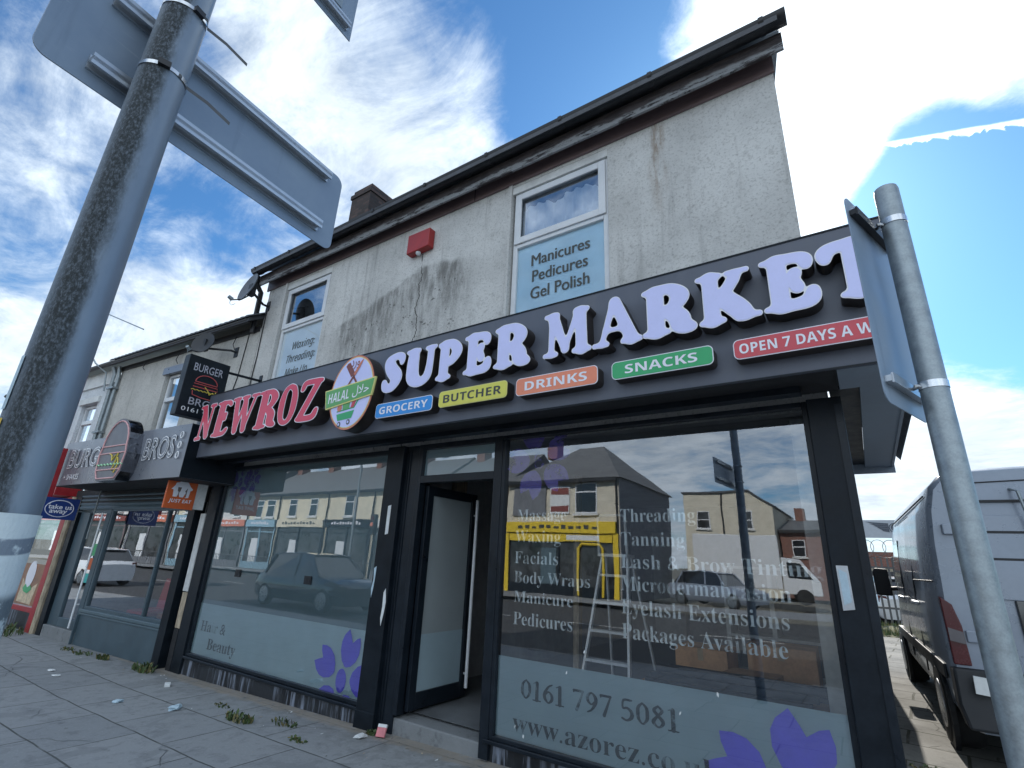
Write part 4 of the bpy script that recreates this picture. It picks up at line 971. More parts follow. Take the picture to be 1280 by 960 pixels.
# satellite dishes
def dish(name, label, c, n, r, wall, lnb, frame=None, mat=dish_mat, group=None):
    t_ = thing(name, label, 'satellite dish', wall if frame is None else tuple(frame @ Vector(wall)))
    c = Vector(c); n = Vector(n).normalized(); a = n.cross(Z).normalized(); b = a.cross(n).normalized()
    if frame: pass
    rings = []
    for q in (0.03, .25, .5, .75, 1.0):
        rings.append([c+a*(r*.92*q*math.cos(2*math.pi*k/32))+b*(r*q*math.sin(2*math.pi*k/32))+n*(.16*r*q*q) for k in range(32)])
    back = [[p_-n*.012 for p_ in rg] for rg in reversed(rings)]
    MB().loft(rings+back, caps=True).build('reflector', mat, t_, frame, smooth=True)
    w_ = Vector(wall); arm0 = c-n*.03
    MB().tube([w_, w_+Vector((0, -.10, .0)), arm0+Vector((0, .05, -.05)), arm0], .020, 8).box(w_.x-.05, w_.x+.05, w_.y-.012, w_.y, w_.z-.09, w_.z+.09).box(arm0.x-.05, arm0.x+.05, arm0.y-.03, arm0.y+.05, arm0.z-.11, arm0.z+.09).build('wall_bracket', dish_mount_shade, t_, frame, smooth=True)
    l_ = Vector(lnb); bot = c-b*r*.95+n*.12*r
    MB().tube([arm0-b*r*.5, bot, l_], .011, 8).build('feed_arm', dish_mount_shade, t_, frame, smooth=True)
    MB().tube([l_-n*.02+b*.02, l_+n*.05+b*.035], [.032, .026], 12).tube([l_, l_+Vector((0, 0, -.06)), l_+Vector((.03, .02, -.09)), l_+Vector((.07, .05, -.06))], .004, 6).build('receiver_head', galv, t_, frame, smooth=True)
    return t_
d1 = dish('satellite_dish', 'grey satellite dish high on the corner shop wall at gutter end', (-7.72, 3.52, 5.52), (-.06, -.97, .22), .27, (-7.86, 3.949, 5.42), (-7.52, 3.19, 5.10))
MB().tube([(-7.86, 3.943, 5.33), (-7.862, 3.943, 4.9), (-7.85, 3.943, 4.5), (-7.87, 3.943, 4.2), (-7.85, 3.93, 3.9)], .009, 6).build('cable', black_matt, d1)

# ================================================================== burger shop (terrace turned a little towards the street)
BF = Matrix.Translation((-7.75, 3.8, 0)) @ Matrix.Rotation(R(3.6), 4, 'Z')
bshop = thing('burger_shop', 'lower grey rendered terraced shop with blue grey front and tiled eaves beside corner shop', 'shop building', tuple(BF @ Vector((-2.6, 0, 0))), R(3.6))
def B(mb, name, mats, parent=None, **k): return mb.build(name, mats, parent if parent is not None else bshop, BF, **k)
w = wall_with_holes(MB(), -4.95, -.16, 2.3, 5.03, .15, .27, [(-2.98, -2.06, 3.1, 4.62)])
w.quad((-.16, .15, 2.3), (-.16, 7, 2.3), (-.16, 7, 5.03), (-.16, .15, 5.03)); w.quad((-4.95, .15, 0), (-4.95, 7, 0), (-4.95, 7, 5.03), (-4.95, .15, 5.03)); w.quad((-4.95, 7, 0), (-.16, 7, 0), (-.16, 7, 5.03), (-4.95, 7, 5.03))
B(w, 'wall', render_burger, fix=False)
rf = MB().prism([(-4.95, -.10, 5.12), (-4.95, 3.6, 7.5), (-4.95, 7.2, 5.12), (-4.95, 7.2, 5.05), (-4.95, 3.6, 7.42), (-4.95, -.10, 5.05)], (4.80, 0, 0))
broof = B(rf, 'roof', slate)
tl = MB(); x = -4.95
while x < -.20:
    ring = [(x+.075-.075*math.cos(math.pi*i/6), .035*math.sin(math.pi*i/6)) for i in range(7)]
    tl.loft([[(a, -.13, 5.115+b) for a, b in ring], [(a, .9, 5.77+b) for a, b in ring]]); x += .152
B(tl, 'eaves_tiles', slate, broof)
gt = MB(); half_gutter(gt, -4.95, -.18, -.06, 5.10, .055); bg_ = B(gt, 'gutter', gutter_mat, smooth=True)
B(MB().box(-4.95, -.17, .12, .148, 4.97, 5.06), 'eaves_board', gutter_mat)
def small_window(parent, x0, x1, z0, z1, y, zm, frame, nm=True, shade=True):
    t_ = .05
    mb = MB().box(x0, x0+t_, y, y+.06, z0, z1).box(x1-t_, x1, y, y+.06, z0, z1).box(x0+t_, x1-t_, y, y+.06, z1-t_, z1).box(x0+t_, x1-t_, y, y+.06, z0, z0+t_)
    if zm: mb.box(x0+t_, x1-t_, y-.015, y+.06, zm-.04, zm+.04)
    o = mb.build('window', white_pvc, parent, frame, bevel=.005)
    MB().quad((x0+t_, y+.03, z0), (x1-t_, y+.03, z0), (x1-t_, y+.03, z1), (x0+t_, y+.03, z1)).build('pane', glass_up, o, frame, fix=False)
    MB().quad((x0, y+.35, z0), (x1, y+.35, z0), (x1, y+.35, z1), (x0, y+.35, z1)).build('blind', black_matt, o, frame, fix=False)
    return o
small_window(bshop, -2.96, -2.08, 3.1, 4.60, .22, 4.1, BF)
B(MB().box(-3.06, -1.98, .12, .16, 4.60, 4.74), 'lintel', burger_grey)
for x_, y_, l_ in ((-2.62, .12, .22), (-.78, .12, .26), (-3.9, .12, .15)): B(MB().tube([(x_, y_, 4.98), (x_+.03, y_-.03, 4.90), (x_-.02, y_-.02, 4.98-l_*.6), (x_+.05, y_-.01, 4.98-l_)], .007, 6), 'loose_wire', black_matt)
B(MB().tube([(-.45, .14, 5.0), (-.50, .14, 4.2), (-.62, .14, 3.7), (-.60, .14, 3.15)], .008, 6), 'cable', black_matt)
# ground floor: roller shutter, shop window, door, stall riser
B(MB().box(-4.75, -.42, -.02, .10, 2.16, 2.42), 'shutter_box', black_matt)
sh = MB(); z = 2.06
for k in range(4): sh.prism([(-4.45, -.01, z), (-4.45, -.03, z+.03), (-4.45, -.01, z+.068), (-4.45, .02, z+.068), (-4.45, .02, z)], (3.98, 0, 0)); z += .07
B(sh, 'roller_shutter', burger_trim)
B(MB().box(-.66, -.48, -.03, .12, -.08, 2.3), 'pilaster', black_paint); B(MB().box(-4.60, -4.42, -.03, .12, -.08, 2.3), 'pilaster', black_paint)
bw = bars(MB(), -3.15, -.66, .46, 2.08, .0, .07, .05)
bwin = B(bw, 'shop_window', burger_blue, bevel=.005)
B(MB().box(-1.30, -1.26, .005, .065, .51, 2.03), 'mullion', burger_blue, bwin)
B(MB().quad((-3.1, .035, .5), (-.7, .035, .5), (-.7, .035, 2.05), (-3.1, .035, 2.05)), 'pane', glass, bwin, fix=False)
B(MB().box(-3.21, -.655, -.035, .03, .41, .462).box(-3.21, -.655, -.02, .03, .372, .405), 'window_sill', burger_trim, bevel=.01)
B(MB().box(-3.17, -.66, -.005, .08, -.08, .372).box(-3.20, -3.17, -.05, .06, -.08, .372), 'stall_riser', burger_blue, bevel=.006)
bd = MB().box(-4.12, -4.02, .02, .08, .12, 2.10).box(-3.33, -3.17, .0, .08, .0, 2.10).box(-4.02, -3.33, .02, .08, 2.0, 2.10).box(-4.02, -3.33, .02, .08, .12, .26).box(-4.42, -4.12, .03, .09, -.05, 2.10)
bdo = B(bd, 'door', burger_blue, bevel=.004)
B(MB().quad((-4.02, .05, .26), (-3.33, .05, .26), (-3.33, .05, 2.0), (-4.02, .05, 2.0)), 'pane', glass, bdo, fix=False)
B(MB().tube([(-3.375, -.04, .15), (-3.375, -.04, 2.0)], .016, 8).box(-3.385, -3.365, -.04, .03, .5, .52).box(-3.385, -3.365, -.04, .03, 1.7, 1.72), 'handle', alu_ladder, bdo, smooth=True)
teal_sticker = plain('teal_sticker', (.03, .45, .42), .4, var=.05)
for z0, z1, m_ in ((1.28, 1.48, p_green), (1.05, 1.24, je_orange), (.84, .99, teal_sticker)):
    B(MB().prism(xz([(-3.60, z0), (-3.42, z0), (-3.42, z1), (-3.60, z1)], .044), (0, .002, 0)), 'door_sticker', m_, bdo)
B(MB().box(-4.42, -3.17, -.02, .30, -.1, .115), 'doorstep', step_m, bevel=.01)
rm = MB().quad((-4.4, 5, -.05), (-.5, 5, -.05), (-.5, 5, 2.4), (-4.4, 5, 2.4)).quad((-.5, .1, 0), (-.5, 5, 0), (-.5, 5, 2.4), (-.5, .1, 2.4)).quad((-4.4, .1, 0), (-4.4, 5, 0), (-4.4, 5, 2.4), (-4.4, .1, 2.4)).quad((-4.4, .1, 2.15), (-.5, .1, 2.15), (-.5, 5, 2.15), (-4.4, 5, 2.15)).quad((-4.4, .1, -.02), (-.5, .1, -.02), (-.5, 5, -.02), (-4.4, 5, -.02))
B(rm, 'room_lining', room_wall, fix=False)
# booth seats seen low through the glass
for k, (x, y, m_) in enumerate(((-2.6, .55, 'letter_red'), (-1.9, .7, 'seat_orange'), (-1.25, .55, 'letter_red'), (-2.2, 1.5, 'seat_purple'), (-1.4, 1.55, 'seat_orange'))):
    mt = MATS.get(m_) or plain(m_, (.38, .12, .04) if 'orange' in m_ else (.14, .09, .22), .5)
    p_ = BF @ Vector((x, y, -.02))
    s_ = thing('booth_seat', ['red padded seat at the door end of the burger shop window', 'orange padded seat in the middle of the burger shop window', 'red padded seat nearest the party post in the burger shop window', 'purple padded seat behind the red one in the burger shop', 'orange padded seat in the second row of the burger shop'][k], 'seat', tuple(p_), R(3.6), 'padded seats in the burger shop')
    F2 = BF @ Matrix.Translation((x, y, -.02))
    MB().prism([(-.25, -.05, .38), (.25, -.05, .38), (.25, .42, .40), (-.25, .42, .40)], (0, 0, .09)).build('seat', mt, s_, F2, bevel=.03)
    MB().prism([(-.25, .40, .40), (-.25, .50, .40), (-.25, .56, .95), (-.25, .47, .97)], (.5, 0, 0)).build('backrest', mt, s_, F2, bevel=.03)
    MB().box(-.2, .2, .05, .35, .0, .379).build('base', black_matt, s_, F2)

# burger fascia sign
bs = thing('burger_sign', 'grey box fascia with outlined neon letters BURGER BROS and a burger cut out', 'shop sign', tuple(BF @ Vector((-1.7, -.72, 2.4))), R(3.6))
def S(mb, name, mats, parent=None, **k): return mb.build(name, mats, parent if parent is not None else bs, BF, **k)
S(MB().prism([(-3.75, -.72, 2.385), (-3.75, -.72, 3.125), (-3.75, .14, 3.125), (-3.75, .14, 2.385)], (3.98, 0, 0), 0, 0), 'fascia_box', burger_grey, bevel=.004)
S(MB().box(.231, .236, -.718, .14, 2.387, 3.122), 'end_cap', black_paint)
S(MB().box(-3.74, .22, -.70, .13, 2.378, 2.384), 'fascia_underside', black_matt)
tx = MB(); place_text(tx, 'BURGER', (-3.42, -.735, 2.66), X, Z, 1.58, .32, off=.020); place_text(tx, 'BROS', (-.90, -.735, 2.66), X, Z, .84, .33, off=.020); tx2 = S(tx, 'neon_lettering', neon_white, fix=False)
tx = MB(); place_text(tx, 'BURGER', (-3.402, -.738, 2.672), X, Z, 1.544, .296, off=-.012); place_text(tx, 'BROS', (-.885, -.738, 2.672), X, Z, .81, .306, off=-.012); S(tx, 'lettering_face', burger_grey, tx2, fix=False)
tx = MB(); place_text(tx, '+ SHAKES', (-3.42, -.736, 2.47), X, Z, .55, .09); 
for zc in (2.69, 2.83, 2.97):
    pts = [(.07+.035*math.cos(a*math.pi/8), -.738, zc+.045*math.sin(a*math.pi/8)) for a in range(17)]; tx.tube(pts, .009, 6, caps=False)
S(tx, 'sign_dots', neon_white)
def bun_outline(cx_, cz_, s_):
    top = [(cx_+s_*.40*math.cos(math.pi*k/14), cz_+s_*(.10+.42*math.sin(math.pi*k/14))) for k in range(15)]
    return top+[(cx_-s_*.44, cz_-s_*.02), (cx_-s_*.40, cz_-s_*.30), (cx_-s_*.30, cz_-s_*.42), (cx_+s_*.30, cz_-s_*.42), (cx_+s_*.40, cz_-s_*.30), (cx_+s_*.44, cz_-s_*.02)]
bc = S(MB().prism(xz(bun_outline(-1.44, 2.79, 1.0), -.90), (0, .18, 0), 0, 1), 'burger_cutout', [burger_face, chrome_side])
def neon(pts, y, r, m_, name, parent, frame=BF): return MB().tube([(a, y, b) for a, b in pts], r, 6).build(name, m_, parent, frame, smooth=True)
o_ = bun_outline(-1.44, 2.79, .92); neon(o_+[o_[0]], -.905, .011, neon_pink, 'neon_tube', bc)
neon([(-1.80, 2.885), (-1.08, 2.885)], -.905, .010, neon_pink, 'neon_tube', bc); neon([(-1.81, 2.775), (-1.07, 2.775)], -.905, .010, neon_pink, 'neon_tube', bc); neon([(-1.80, 2.53), (-1.08, 2.53)], -.905, .010, neon_pink, 'neon_tube', bc)
neon([(-1.84+.05*k, 2.595+.022*(k % 2)) for k in range(17)], -.906, .009, neon_green, 'neon_tube', bc)
neon([(-1.50, 2.77), (-1.42, 2.74), (-1.38, 2.66), (-1.32, 2.72), (-1.24, 2.76), (-1.26, 2.64), (-1.31, 2.52), (-1.22, 2.48), (-1.16, 2.60), (-1.22, 2.70)], -.907, .009, neon_yellow, 'neon_tube', bc)

# projecting box sign above it (faces along the street)
hs = thing('hanging_sign', 'black projecting box sign with neon burger reading BURGER BRO above the fascias', 'shop sign', (-7.50, 3.45, 3.62))
MB().box(-7.66, -7.50, 2.855, 3.42, 3.205, 4.085).build('sign_box', black_paint, hs, bevel=.006)
yz = lambda pts, x: [(x, a, b) for a, b in pts]
tx = MB(); place_text(tx, 'BURGER', (-7.498, 2.94, 3.865), Y, Z, .40, .115, off=.004); place_text(tx, 'BRO', (-7.498, 2.98, 3.375), Y, Z, .30, .105, off=.004); tx.build('lettering', grey_letter, hs, fix=False)
tx = MB(); place_text(tx, '0161 479', (-7.498, 2.91, 3.275), Y, Z, .46, .060); tx.build('phone_number', neon_white, hs, fix=False)
def ntube(pts, m_): MB().tube(yz(pts, -7.494), .0065, 6).build('neon_tube', m_, hs, smooth=True)
ntube([(3.0+.15-.15*math.cos(math.pi*k/12), 3.715+.115*math.sin(math.pi*k/12)) for k in range(13)]+[(3.0, 3.715)], neon_red)
ntube([(2.99, 3.685), (3.31, 3.685), (3.315, 3.64), (2.985, 3.64)], neon_red)
ntube([(2.97+.026*k, 3.590+.012*(k % 2)) for k in range(14)], neon_yellow); ntube([(3.14, 3.665), (3.19, 3.62), (3.22, 3.57), (3.26, 3.61), (3.29, 3.58), (3.30, 3.63)], neon_yellow)
ntube([(2.99, 3.575), (3.0, 3.52), (3.12, 3.50), (3.28, 3.495)], neon_red)
for za, zb, zc, zd in ((4.00, 4.03, 3.95, 4.12), (3.35, 3.32, 3.22, 3.42)): MB().tube([(-7.58, 3.40, za), (-7.58, 3.95, zb)], .02, 8).box(-7.62, -7.54, 3.938, 3.952, zc, zd).build('wall_bracket', black_paint, hs)
# second dish behind it, shade put into its dark colour
d2 = dish('satellite_dish', 'shaded satellite dish on the burger shop wall just above the hanging sign', (-1.10, -.22, 4.77), (.40, -.85, .25), .21, (-.72, .149, 4.68), (-.95, -.50, 4.52), frame=BF, mat=dish_mount_shade)
# orange delivery sign and blank white box beside it
js = thing('delivery_sign', 'orange square projecting sign with white house and fork reading JUST EAT', 'shop sign', (-7.95, 3.4, 2.25))
MB().box(-7.985, -7.945, 3.185, 3.575, 2.005, 2.435).build('sign_panel', je_orange, js, bevel=.004)
house = [(3.235, 2.265), (3.255, 2.29), (3.275, 2.32), (3.285, 2.36), (3.315, 2.365), (3.38, 2.41), (3.445, 2.37), (3.485, 2.315), (3.52, 2.285), (3.505, 2.265), (3.490, 2.265), (3.480, 2.165), (3.435, 2.16), (3.43, 2.225), (3.41, 2.165), (3.36, 2.165), (3.34, 2.225), (3.325, 2.165), (3.275, 2.165), (3.265, 2.262)]
MB().prism(yz(house, -7.9425), (.0015, 0, 0)).build('house_logo', trim_white, js)
MB().prism(yz([(3.318, 2.30), (3.365, 2.30), (3.358, 2.245), (3.348, 2.235), (3.346, 2.17), (3.336, 2.17), (3.336, 2.235), (3.322, 2.248)], -7.9405), (.0012, 0, 0)).prism(yz([(3.432, 2.17), (3.445, 2.17), (3.447, 2.30), (3.420, 2.25), (3.432, 2.235)], -7.9405), (.0012, 0, 0)).build('cutlery', je_dark, js)
tx = MB(); place_text(tx, sansb('JUST EAT'), (-7.9425, 3.235, 2.075), Y, Vector((0, .13, 1)), .29, .062); tx.build('lettering', trim_white, js, fix=False)
MB().box(-7.975, -7.955, 3.575, 3.72, 2.02, 2.40).build('back_plate', white_paint, js)
# blue takeaway sign and red end board
ts = thing('takeaway_sign', 'blue projecting panel with white ringed lettering reading take us away', 'shop sign', (-11.24, 2.95, 2.0))
MB().box(-11.30, -11.24, 2.70, 3.215, 1.84, 2.19).build('sign_panel', tk_blue, ts, bevel=.004)
tx = MB()
place_text(tx, 'take us', (-11.237, 2.81, 2.005), Y, Z, .32, .075, off=.02); place_text(tx, 'away', (-11.237, 2.84, 1.915), Y, Z, .24, .075, off=.02)
tx.build('lettering', trim_white, ts, fix=False)
MB().tube(yz([(2.965+.19*math.cos(2*math.pi*k/36), 2.015+.135*math.sin(2*math.pi*k/36)) for k in range(37)], -11.237), .006, 6, caps=False).tube(yz([(2.965+.15*math.cos(math.pi*k/18), 2.07+.075*math.sin(math.pi*k/18)) for k in range(19)], -11.237), .005, 6).build('logo_ring', trim_white, ts)
MB().tube([(-11.27, 3.2, 2.0), (-11.3, 3.45, 2.0)], .015, 6).tube([(-11.2, 3.45, 1.55), (-11.2, 3.45, 2.4)], .014, 6).build('wall_bracket', galv, ts)
rb = thing('end_board', 'narrow red board on the far end of the burger fascia', 'sign board', tuple(BF @ Vector((-3.68, -.5, 2.4))), R(3.6))
S(MB().box(-3.66, -3.60, -.95, -.74, 2.06, 3.02), 'board', shop_red, rb, bevel=.004)

# ---- the next shop along: red front, white upper wall
rs = thing('red_shop', 'white painted terraced shop with red front and food picture window past the burger shop', 'shop building', tuple(BF @ Vector((-7.5, 0, 0))), R(3.6))
def Q(mb, name, mats, parent=None, **k): return mb.build(name, mats, parent if parent is not None else rs, BF, **k)
w = wall_with_holes(MB(), -11, -4.952, 2.2, 5.03, .13, .25, [(-6.35, -5.60, 3.0, 4.35)])
Q(w, 'wall', render_white, fix=False)
small_window(rs, -6.34, -5.61, 3.0, 4.33, .20, 3.95, BF)
Q(MB().box(-6.45, -5.50, .08, .14, 4.35, 4.48).box(-11, -4.955, .09, .13, 4.72, 5.03), 'lintel', white_paint)
Q(MB().prism([(-11, -.10, 5.13), (-11, 3.6, 7.5), (-11, 7.2, 5.13), (-11, 7.2, 5.06), (-11, 3.6, 7.42), (-11, -.10, 5.06)], (6.048, 0, 0)), 'roof', slate)
gt = MB(); half_gutter(gt, -11, -4.96, -.06, 5.10, .055); Q(gt, 'gutter', gutter_mat, smooth=True)
Q(MB().tube([(-5.06, .02, 5.05), (-5.06, .08, 4.9), (-5.04, .08, 2.9)], .045, 10).tube([(-4.90, .06, 5.05), (-4.90, .10, 4.85), (-4.88, .10, 2.9)], .035, 10), 'downpipe', galv, smooth=True)
Q(MB().box(-5.12, -4.83, .02, .125, 4.55, 4.59).box(-5.12, -4.83, .02, .125, 3.6, 3.64), 'pipe_bracket', galv)
Q(MB().box(-11, -4.95, -.30, .10, 2.32, 2.95), 'fascia_box', shop_red)
Q(MB().box(-5.02, -4.83, -.05, .12, -.14, 2.3), 'red_post', shop_red); Q(MB().tube([(-4.74, -.02, -.14), (-4.74, -.02, 2.3)], .055, 10), 'white_pipe', wood_old, smooth=True)
rwn = Q(MB().box(-10, -5.02, .02, .08, .22, .30).box(-10, -5.02, .02, .08, 2.1, 2.3).box(-7.4, -7.3, .02, .08, .3, 2.1), 'shop_window', shop_red)
Q(MB().quad((-10, .05, .3), (-5.02, .05, .3), (-5.02, .05, 2.1), (-10, .05, 2.1)), 'pane', glass, rwn, fix=False)
Q(MB().box(-10, -5.02, .0, .12, -.16, .22), 'stall_riser', plinth_m)
pic = Q(MB().quad((-6.55, .046, .32), (-5.10, .046, .32), (-5.10, .046, 1.05), (-6.55, .046, 1.05)), 'food_picture', plain('picture_brown', (.28, .13, .07), .4, var=.45, scale=5), rwn, fix=False)
Q(MB().prism(xz(oval(-5.82, .86, .19, .24, 28), .040), (0, .002, 0)), 'picture_plate', trim_white, pic)
Q(MB().prism(xz([(-6.12, .36), (-5.45, .34), (-5.38, .72), (-5.62, .62), (-5.85, .60), (-6.12, .78)], .043), (0, .002, 0)), 'picture_wrap', plain('wrap_dough', (.62, .50, .34), .5, var=.3, scale=14), pic)
Q(MB().prism(xz([(-6.0, .60), (-5.90, .68), (-5.80, .62), (-5.68, .67), (-5.58, .60), (-5.72, .52), (-5.9, .54)], .037), (0, .002, 0)), 'picture_salad', p_green, pic)
Q(MB().prism(xz([(-5.30, .5), (-5.12, .4), (-5.06, 1.0), (-5.16, 1.02)], .043), (0, .002, 0)), 'picture_cup', trim_white, pic)
Q(MB().quad((-10, 3.5, 0), (-5, 3.5, 0), (-5, 3.5, 2.4), (-10, 3.5, 2.4)).quad((-4.96, .13, 0), (-4.96, 3.5, 0), (-4.96, 3.5, 2.4), (-4.96, .13, 2.4)), 'room_lining', room_wall, fix=False)
# aerial on the eaves
ta = thing('tv_aerial', 'thin bent mast with a single aerial rod over the terrace roof', 'aerial', tuple(BF @ Vector((-5.35, -.05, 4.6))), R(3.6))
MB().tube([(-5.30, .06, 4.55), (-5.30, .0, 4.95), (-5.55, -.15, 5.15), (-6.15, -.15, 5.55), (-6.22, -.15, 5.75), (-6.05, -.15, 6.55)], .018, 8).build('mast', galv, ta, BF, smooth=True)
MB().tube([(-6.07, -.15, 6.50), (-3.75, -.15, 5.60)], .012, 8).box(-6.12, -6.0, -.18, -.12, 6.44, 6.56).build('aerial_rod', galv, ta, BF, smooth=True)
# ================================================================== street poles in front
lp = thing('lamp_post', 'thick weathered grey lamp column close to the viewer on the kerb side', 'lamp post', (-1.323, .270, G(-1.3)))
cx0, cy0 = -1.323, .270
KS = 1.0
def kz(z): return 1.55+(z-1.55)*KS
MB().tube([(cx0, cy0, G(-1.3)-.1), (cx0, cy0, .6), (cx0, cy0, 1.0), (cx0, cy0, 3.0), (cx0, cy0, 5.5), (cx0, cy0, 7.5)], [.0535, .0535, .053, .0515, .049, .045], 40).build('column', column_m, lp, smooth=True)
MB().tube([(cx0, cy0, 7.5), (cx0-.05, cy0-.5, 7.75), (cx0-.1, cy0-1.2, 7.8)], [.04, .035, .03], 14).box(cx0-.22, cx0+.02, cy0-1.75, cy0-1.15, 7.74, 7.86).build('lamp_head', galv, lp, smooth=True)
def wrap(mb, a0, a1, zs, r, n=26, jag=0.):
    """a sheet curved round the column between two angles"""
    o = len(mb.v)
    for k in range(n+1):
        a = a0+(a1-a0)*k/n; j = jag*(math.sin(k*2.3)+.6*math.sin(k*5.1+1))
        mb.v += [(cx0+r*math.cos(a), cy0+r*math.sin(a), zs[0]+j), (cx0+r*math.cos(a), cy0+r*math.sin(a), zs[1]+(zs[2]-zs[1])*k/n if len(zs) > 2 else zs[1])]
    for k in range(n): mb.f.append((o+2*k, o+2*k+2, o+2*k+3, o+2*k+1)); mb.m.append(0)
    return mb
va = math.atan2(-cy0, -cx0)                     # angle towards the viewer
po = tag(wrap(MB(), va-1.75, va+1.75, (kz(1.20), kz(1.588), kz(1.588)), .0556, jag=.008).build('torn_poster', poster_m, fix=False), 'torn white poster wrapped round the bottom of the thick column', 'poster')
cp = wrap(MB(), va-1.75, va-.35, (kz(1.30), kz(1.415), kz(1.44)), .0573, jag=.012).build('torn_strip', paper_white, po, fix=False)
st = tag(wrap(MB(), va-1.60, va-1.15, (kz(1.775), kz(1.885)), .0545).build('faded_sticker', paper_blue, fix=False), 'pale faded sticker on the shaded edge of the thick column', 'sticker')
st2 = tag(wrap(MB(), va-1.60, va-1.05, (kz(1.715), kz(1.757)), .0548).build('yellow_sticker', sticker_yellow, fix=False), 'small yellow sticker on the edge of the thick column', 'sticker')
# plate seen from the back, strapped to the column
d_ = Vector((-.1020, .9948, 0)); nr = Vector((.9948, .1020, 0))
PM = Matrix.Translation(Vector((cx0, cy0, 0))-nr*.100) @ Matrix(((d_.x, -nr.x, 0, 0), (d_.y, -nr.y, 0, 0), (0, 0, 1, 0), (0, 0, 0, 1)))   # local x along the plate, -y towards the viewer
bp = thing('road_sign', 'blank back of a wide rounded road sign strapped to the thick column', 'road sign', tuple(PM @ Vector((.2, 0, 2.6))))
MB().prism(xz(rrect(-.215*KS, .668*KS, kz(2.595), kz(2.918), .033), .0), (0, .004, 0)).build('plate', alu_plate, bp, PM, bevel=.001)
def rail(mb, x0, x1, zc, y=-.001, h=.020, d=.026):
    return mb.box(x0, x1, y-d, y, zc-h*.28, zc+h*.28).box(x0, x1, y-.006, y, zc-h, zc+h).box(x0, x1, y-d, y-d+.006, zc-h*.8, zc+h*.8)
for zc in (kz(2.655), kz(2.872)): rail(MB(), -.118*KS, .595*KS, zc, h=.020, d=.029).build('rail', alu_rail, bp, PM)
for zc, ta_ in ((kz(2.672), -.1), (kz(2.890), .45)):
    ring = []
    for k in range(41):
        a = 2*math.pi*k/40; ring.append((cx0+.0540*math.cos(a), cy0+.0540*math.sin(a), zc+.003*math.sin(a)))
    mb = MB(); o = 0
    for q in ring: mb.v += [(q[0], q[1], q[2]-.0055), (q[0], q[1], q[2]+.0055)]
    for k in range(40): mb.f.append((2*k, 2*k+2, 2*k+3, 2*k+1)); mb.m.append(0)
    a = va+ta_; c_, s_ = math.cos(a), math.sin(a)
    q0 = Vector((cx0+.057*c_, cy0+.057*s_, zc))
    sb_ = mb.build('strap', steel_strap, bp, fix=False, smooth=True)
    for off, r_ in ((.014, .0745), (-.014, .0742)):
        pass
    side = Vector((-s_, c_, 0))
    MB().box(-.006, .006, -.013, .013, -.008, .008).build('buckle', gutter_mat, sb_, Matrix.Translation(q0) @ Matrix.Rotation(a, 4, 'Z'))
    e0 = Vector((cx0, cy0, zc))+Vector((math.cos(va+1.25), math.sin(va+1.25), 0))*.055
    dr = Vector((.25, .97, 0)).normalized()
    tail = [q0, (q0+e0)/2+Vector((math.cos(va+.8), math.sin(va+.8), 0))*.012, e0, e0+dr*.05+Vector((0, 0, -.012)), e0+dr*.11+Vector((0, 0, -.040))]
    tb = MB()
    for p_ in tail: tb.v += [tuple(p_+Vector((0, 0, -.0055))), tuple(p_+Vector((0, 0, .0055)))]
    for k in range(len(tail)-1): tb.f.append((2*k, 2*k+2, 2*k+3, 2*k+1)); tb.m.append(0)
    tb.build('strap_tail', fence_steel, sb_, fix=False)
sp2 = thing('small_road_sign', 'corner of a small grey sign plate higher up the thick column', 'road sign', tuple(PM @ Vector((.3, 0, 3.6))))
MB().prism(xz([(-.30, kz(3.560)), (.572*KS, kz(3.560)), (.572*KS, kz(4.05)), (-.30, kz(4.05))], 0), (0, .004, 0)).build('plate', alu_plate, sp2, PM)
rail(MB(), -.25, .545*KS, kz(3.605)).build('rail', alu_rail, sp2, PM); rail(MB(), -.25, .545*KS, kz(3.94)).build('rail', alu_rail, sp2, PM)
MB().box(.36*KS, .50*KS, -.007, -.0005, kz(3.66), kz(3.83)).build('data_plate', galv, sp2, PM)

# right pole and its sign
PX0 = .256; KR = 1.28
def kr(z): return 1.55+(z-1.55)*KR
rp = thing('sign_post', 'slim galvanised steel post in front of the alley beside the van', 'sign post', (PX0, 2.033, G(.25)))
MB().tube([(PX0, 2.033, 0), (PX0, 2.033, kr(2.612)), (PX0, 2.033, kr(2.622))], [.0385, .0385, .036], 32).build('post', galv, rp, smooth=True)
az = R(19); d2_ = Vector((math.sin(az), math.cos(az), 0)); n2_ = Vector((-d2_.y, d2_.x, 0))     # n2_ towards -x
SM = Matrix.Translation(Vector((PX0, 2.033, 0))+n2_*.078) @ Matrix(((d2_.x, n2_.x, 0, 0), (d2_.y, n2_.y, 0, 0), (0, 0, 1, 0), (0, 0, 0, 1)))
ps = thing('parking_sign', 'tall narrow sign plate seen nearly edge on clamped to the slim post', 'road sign', tuple(SM @ Vector((0, 0, 2.0))))
MB().prism(xz(rrect(-.200, .200, kr(1.952), kr(2.560), .04), 0.), (0, .004, 0)).build('plate', alu_plate, ps, SM, bevel=.001)
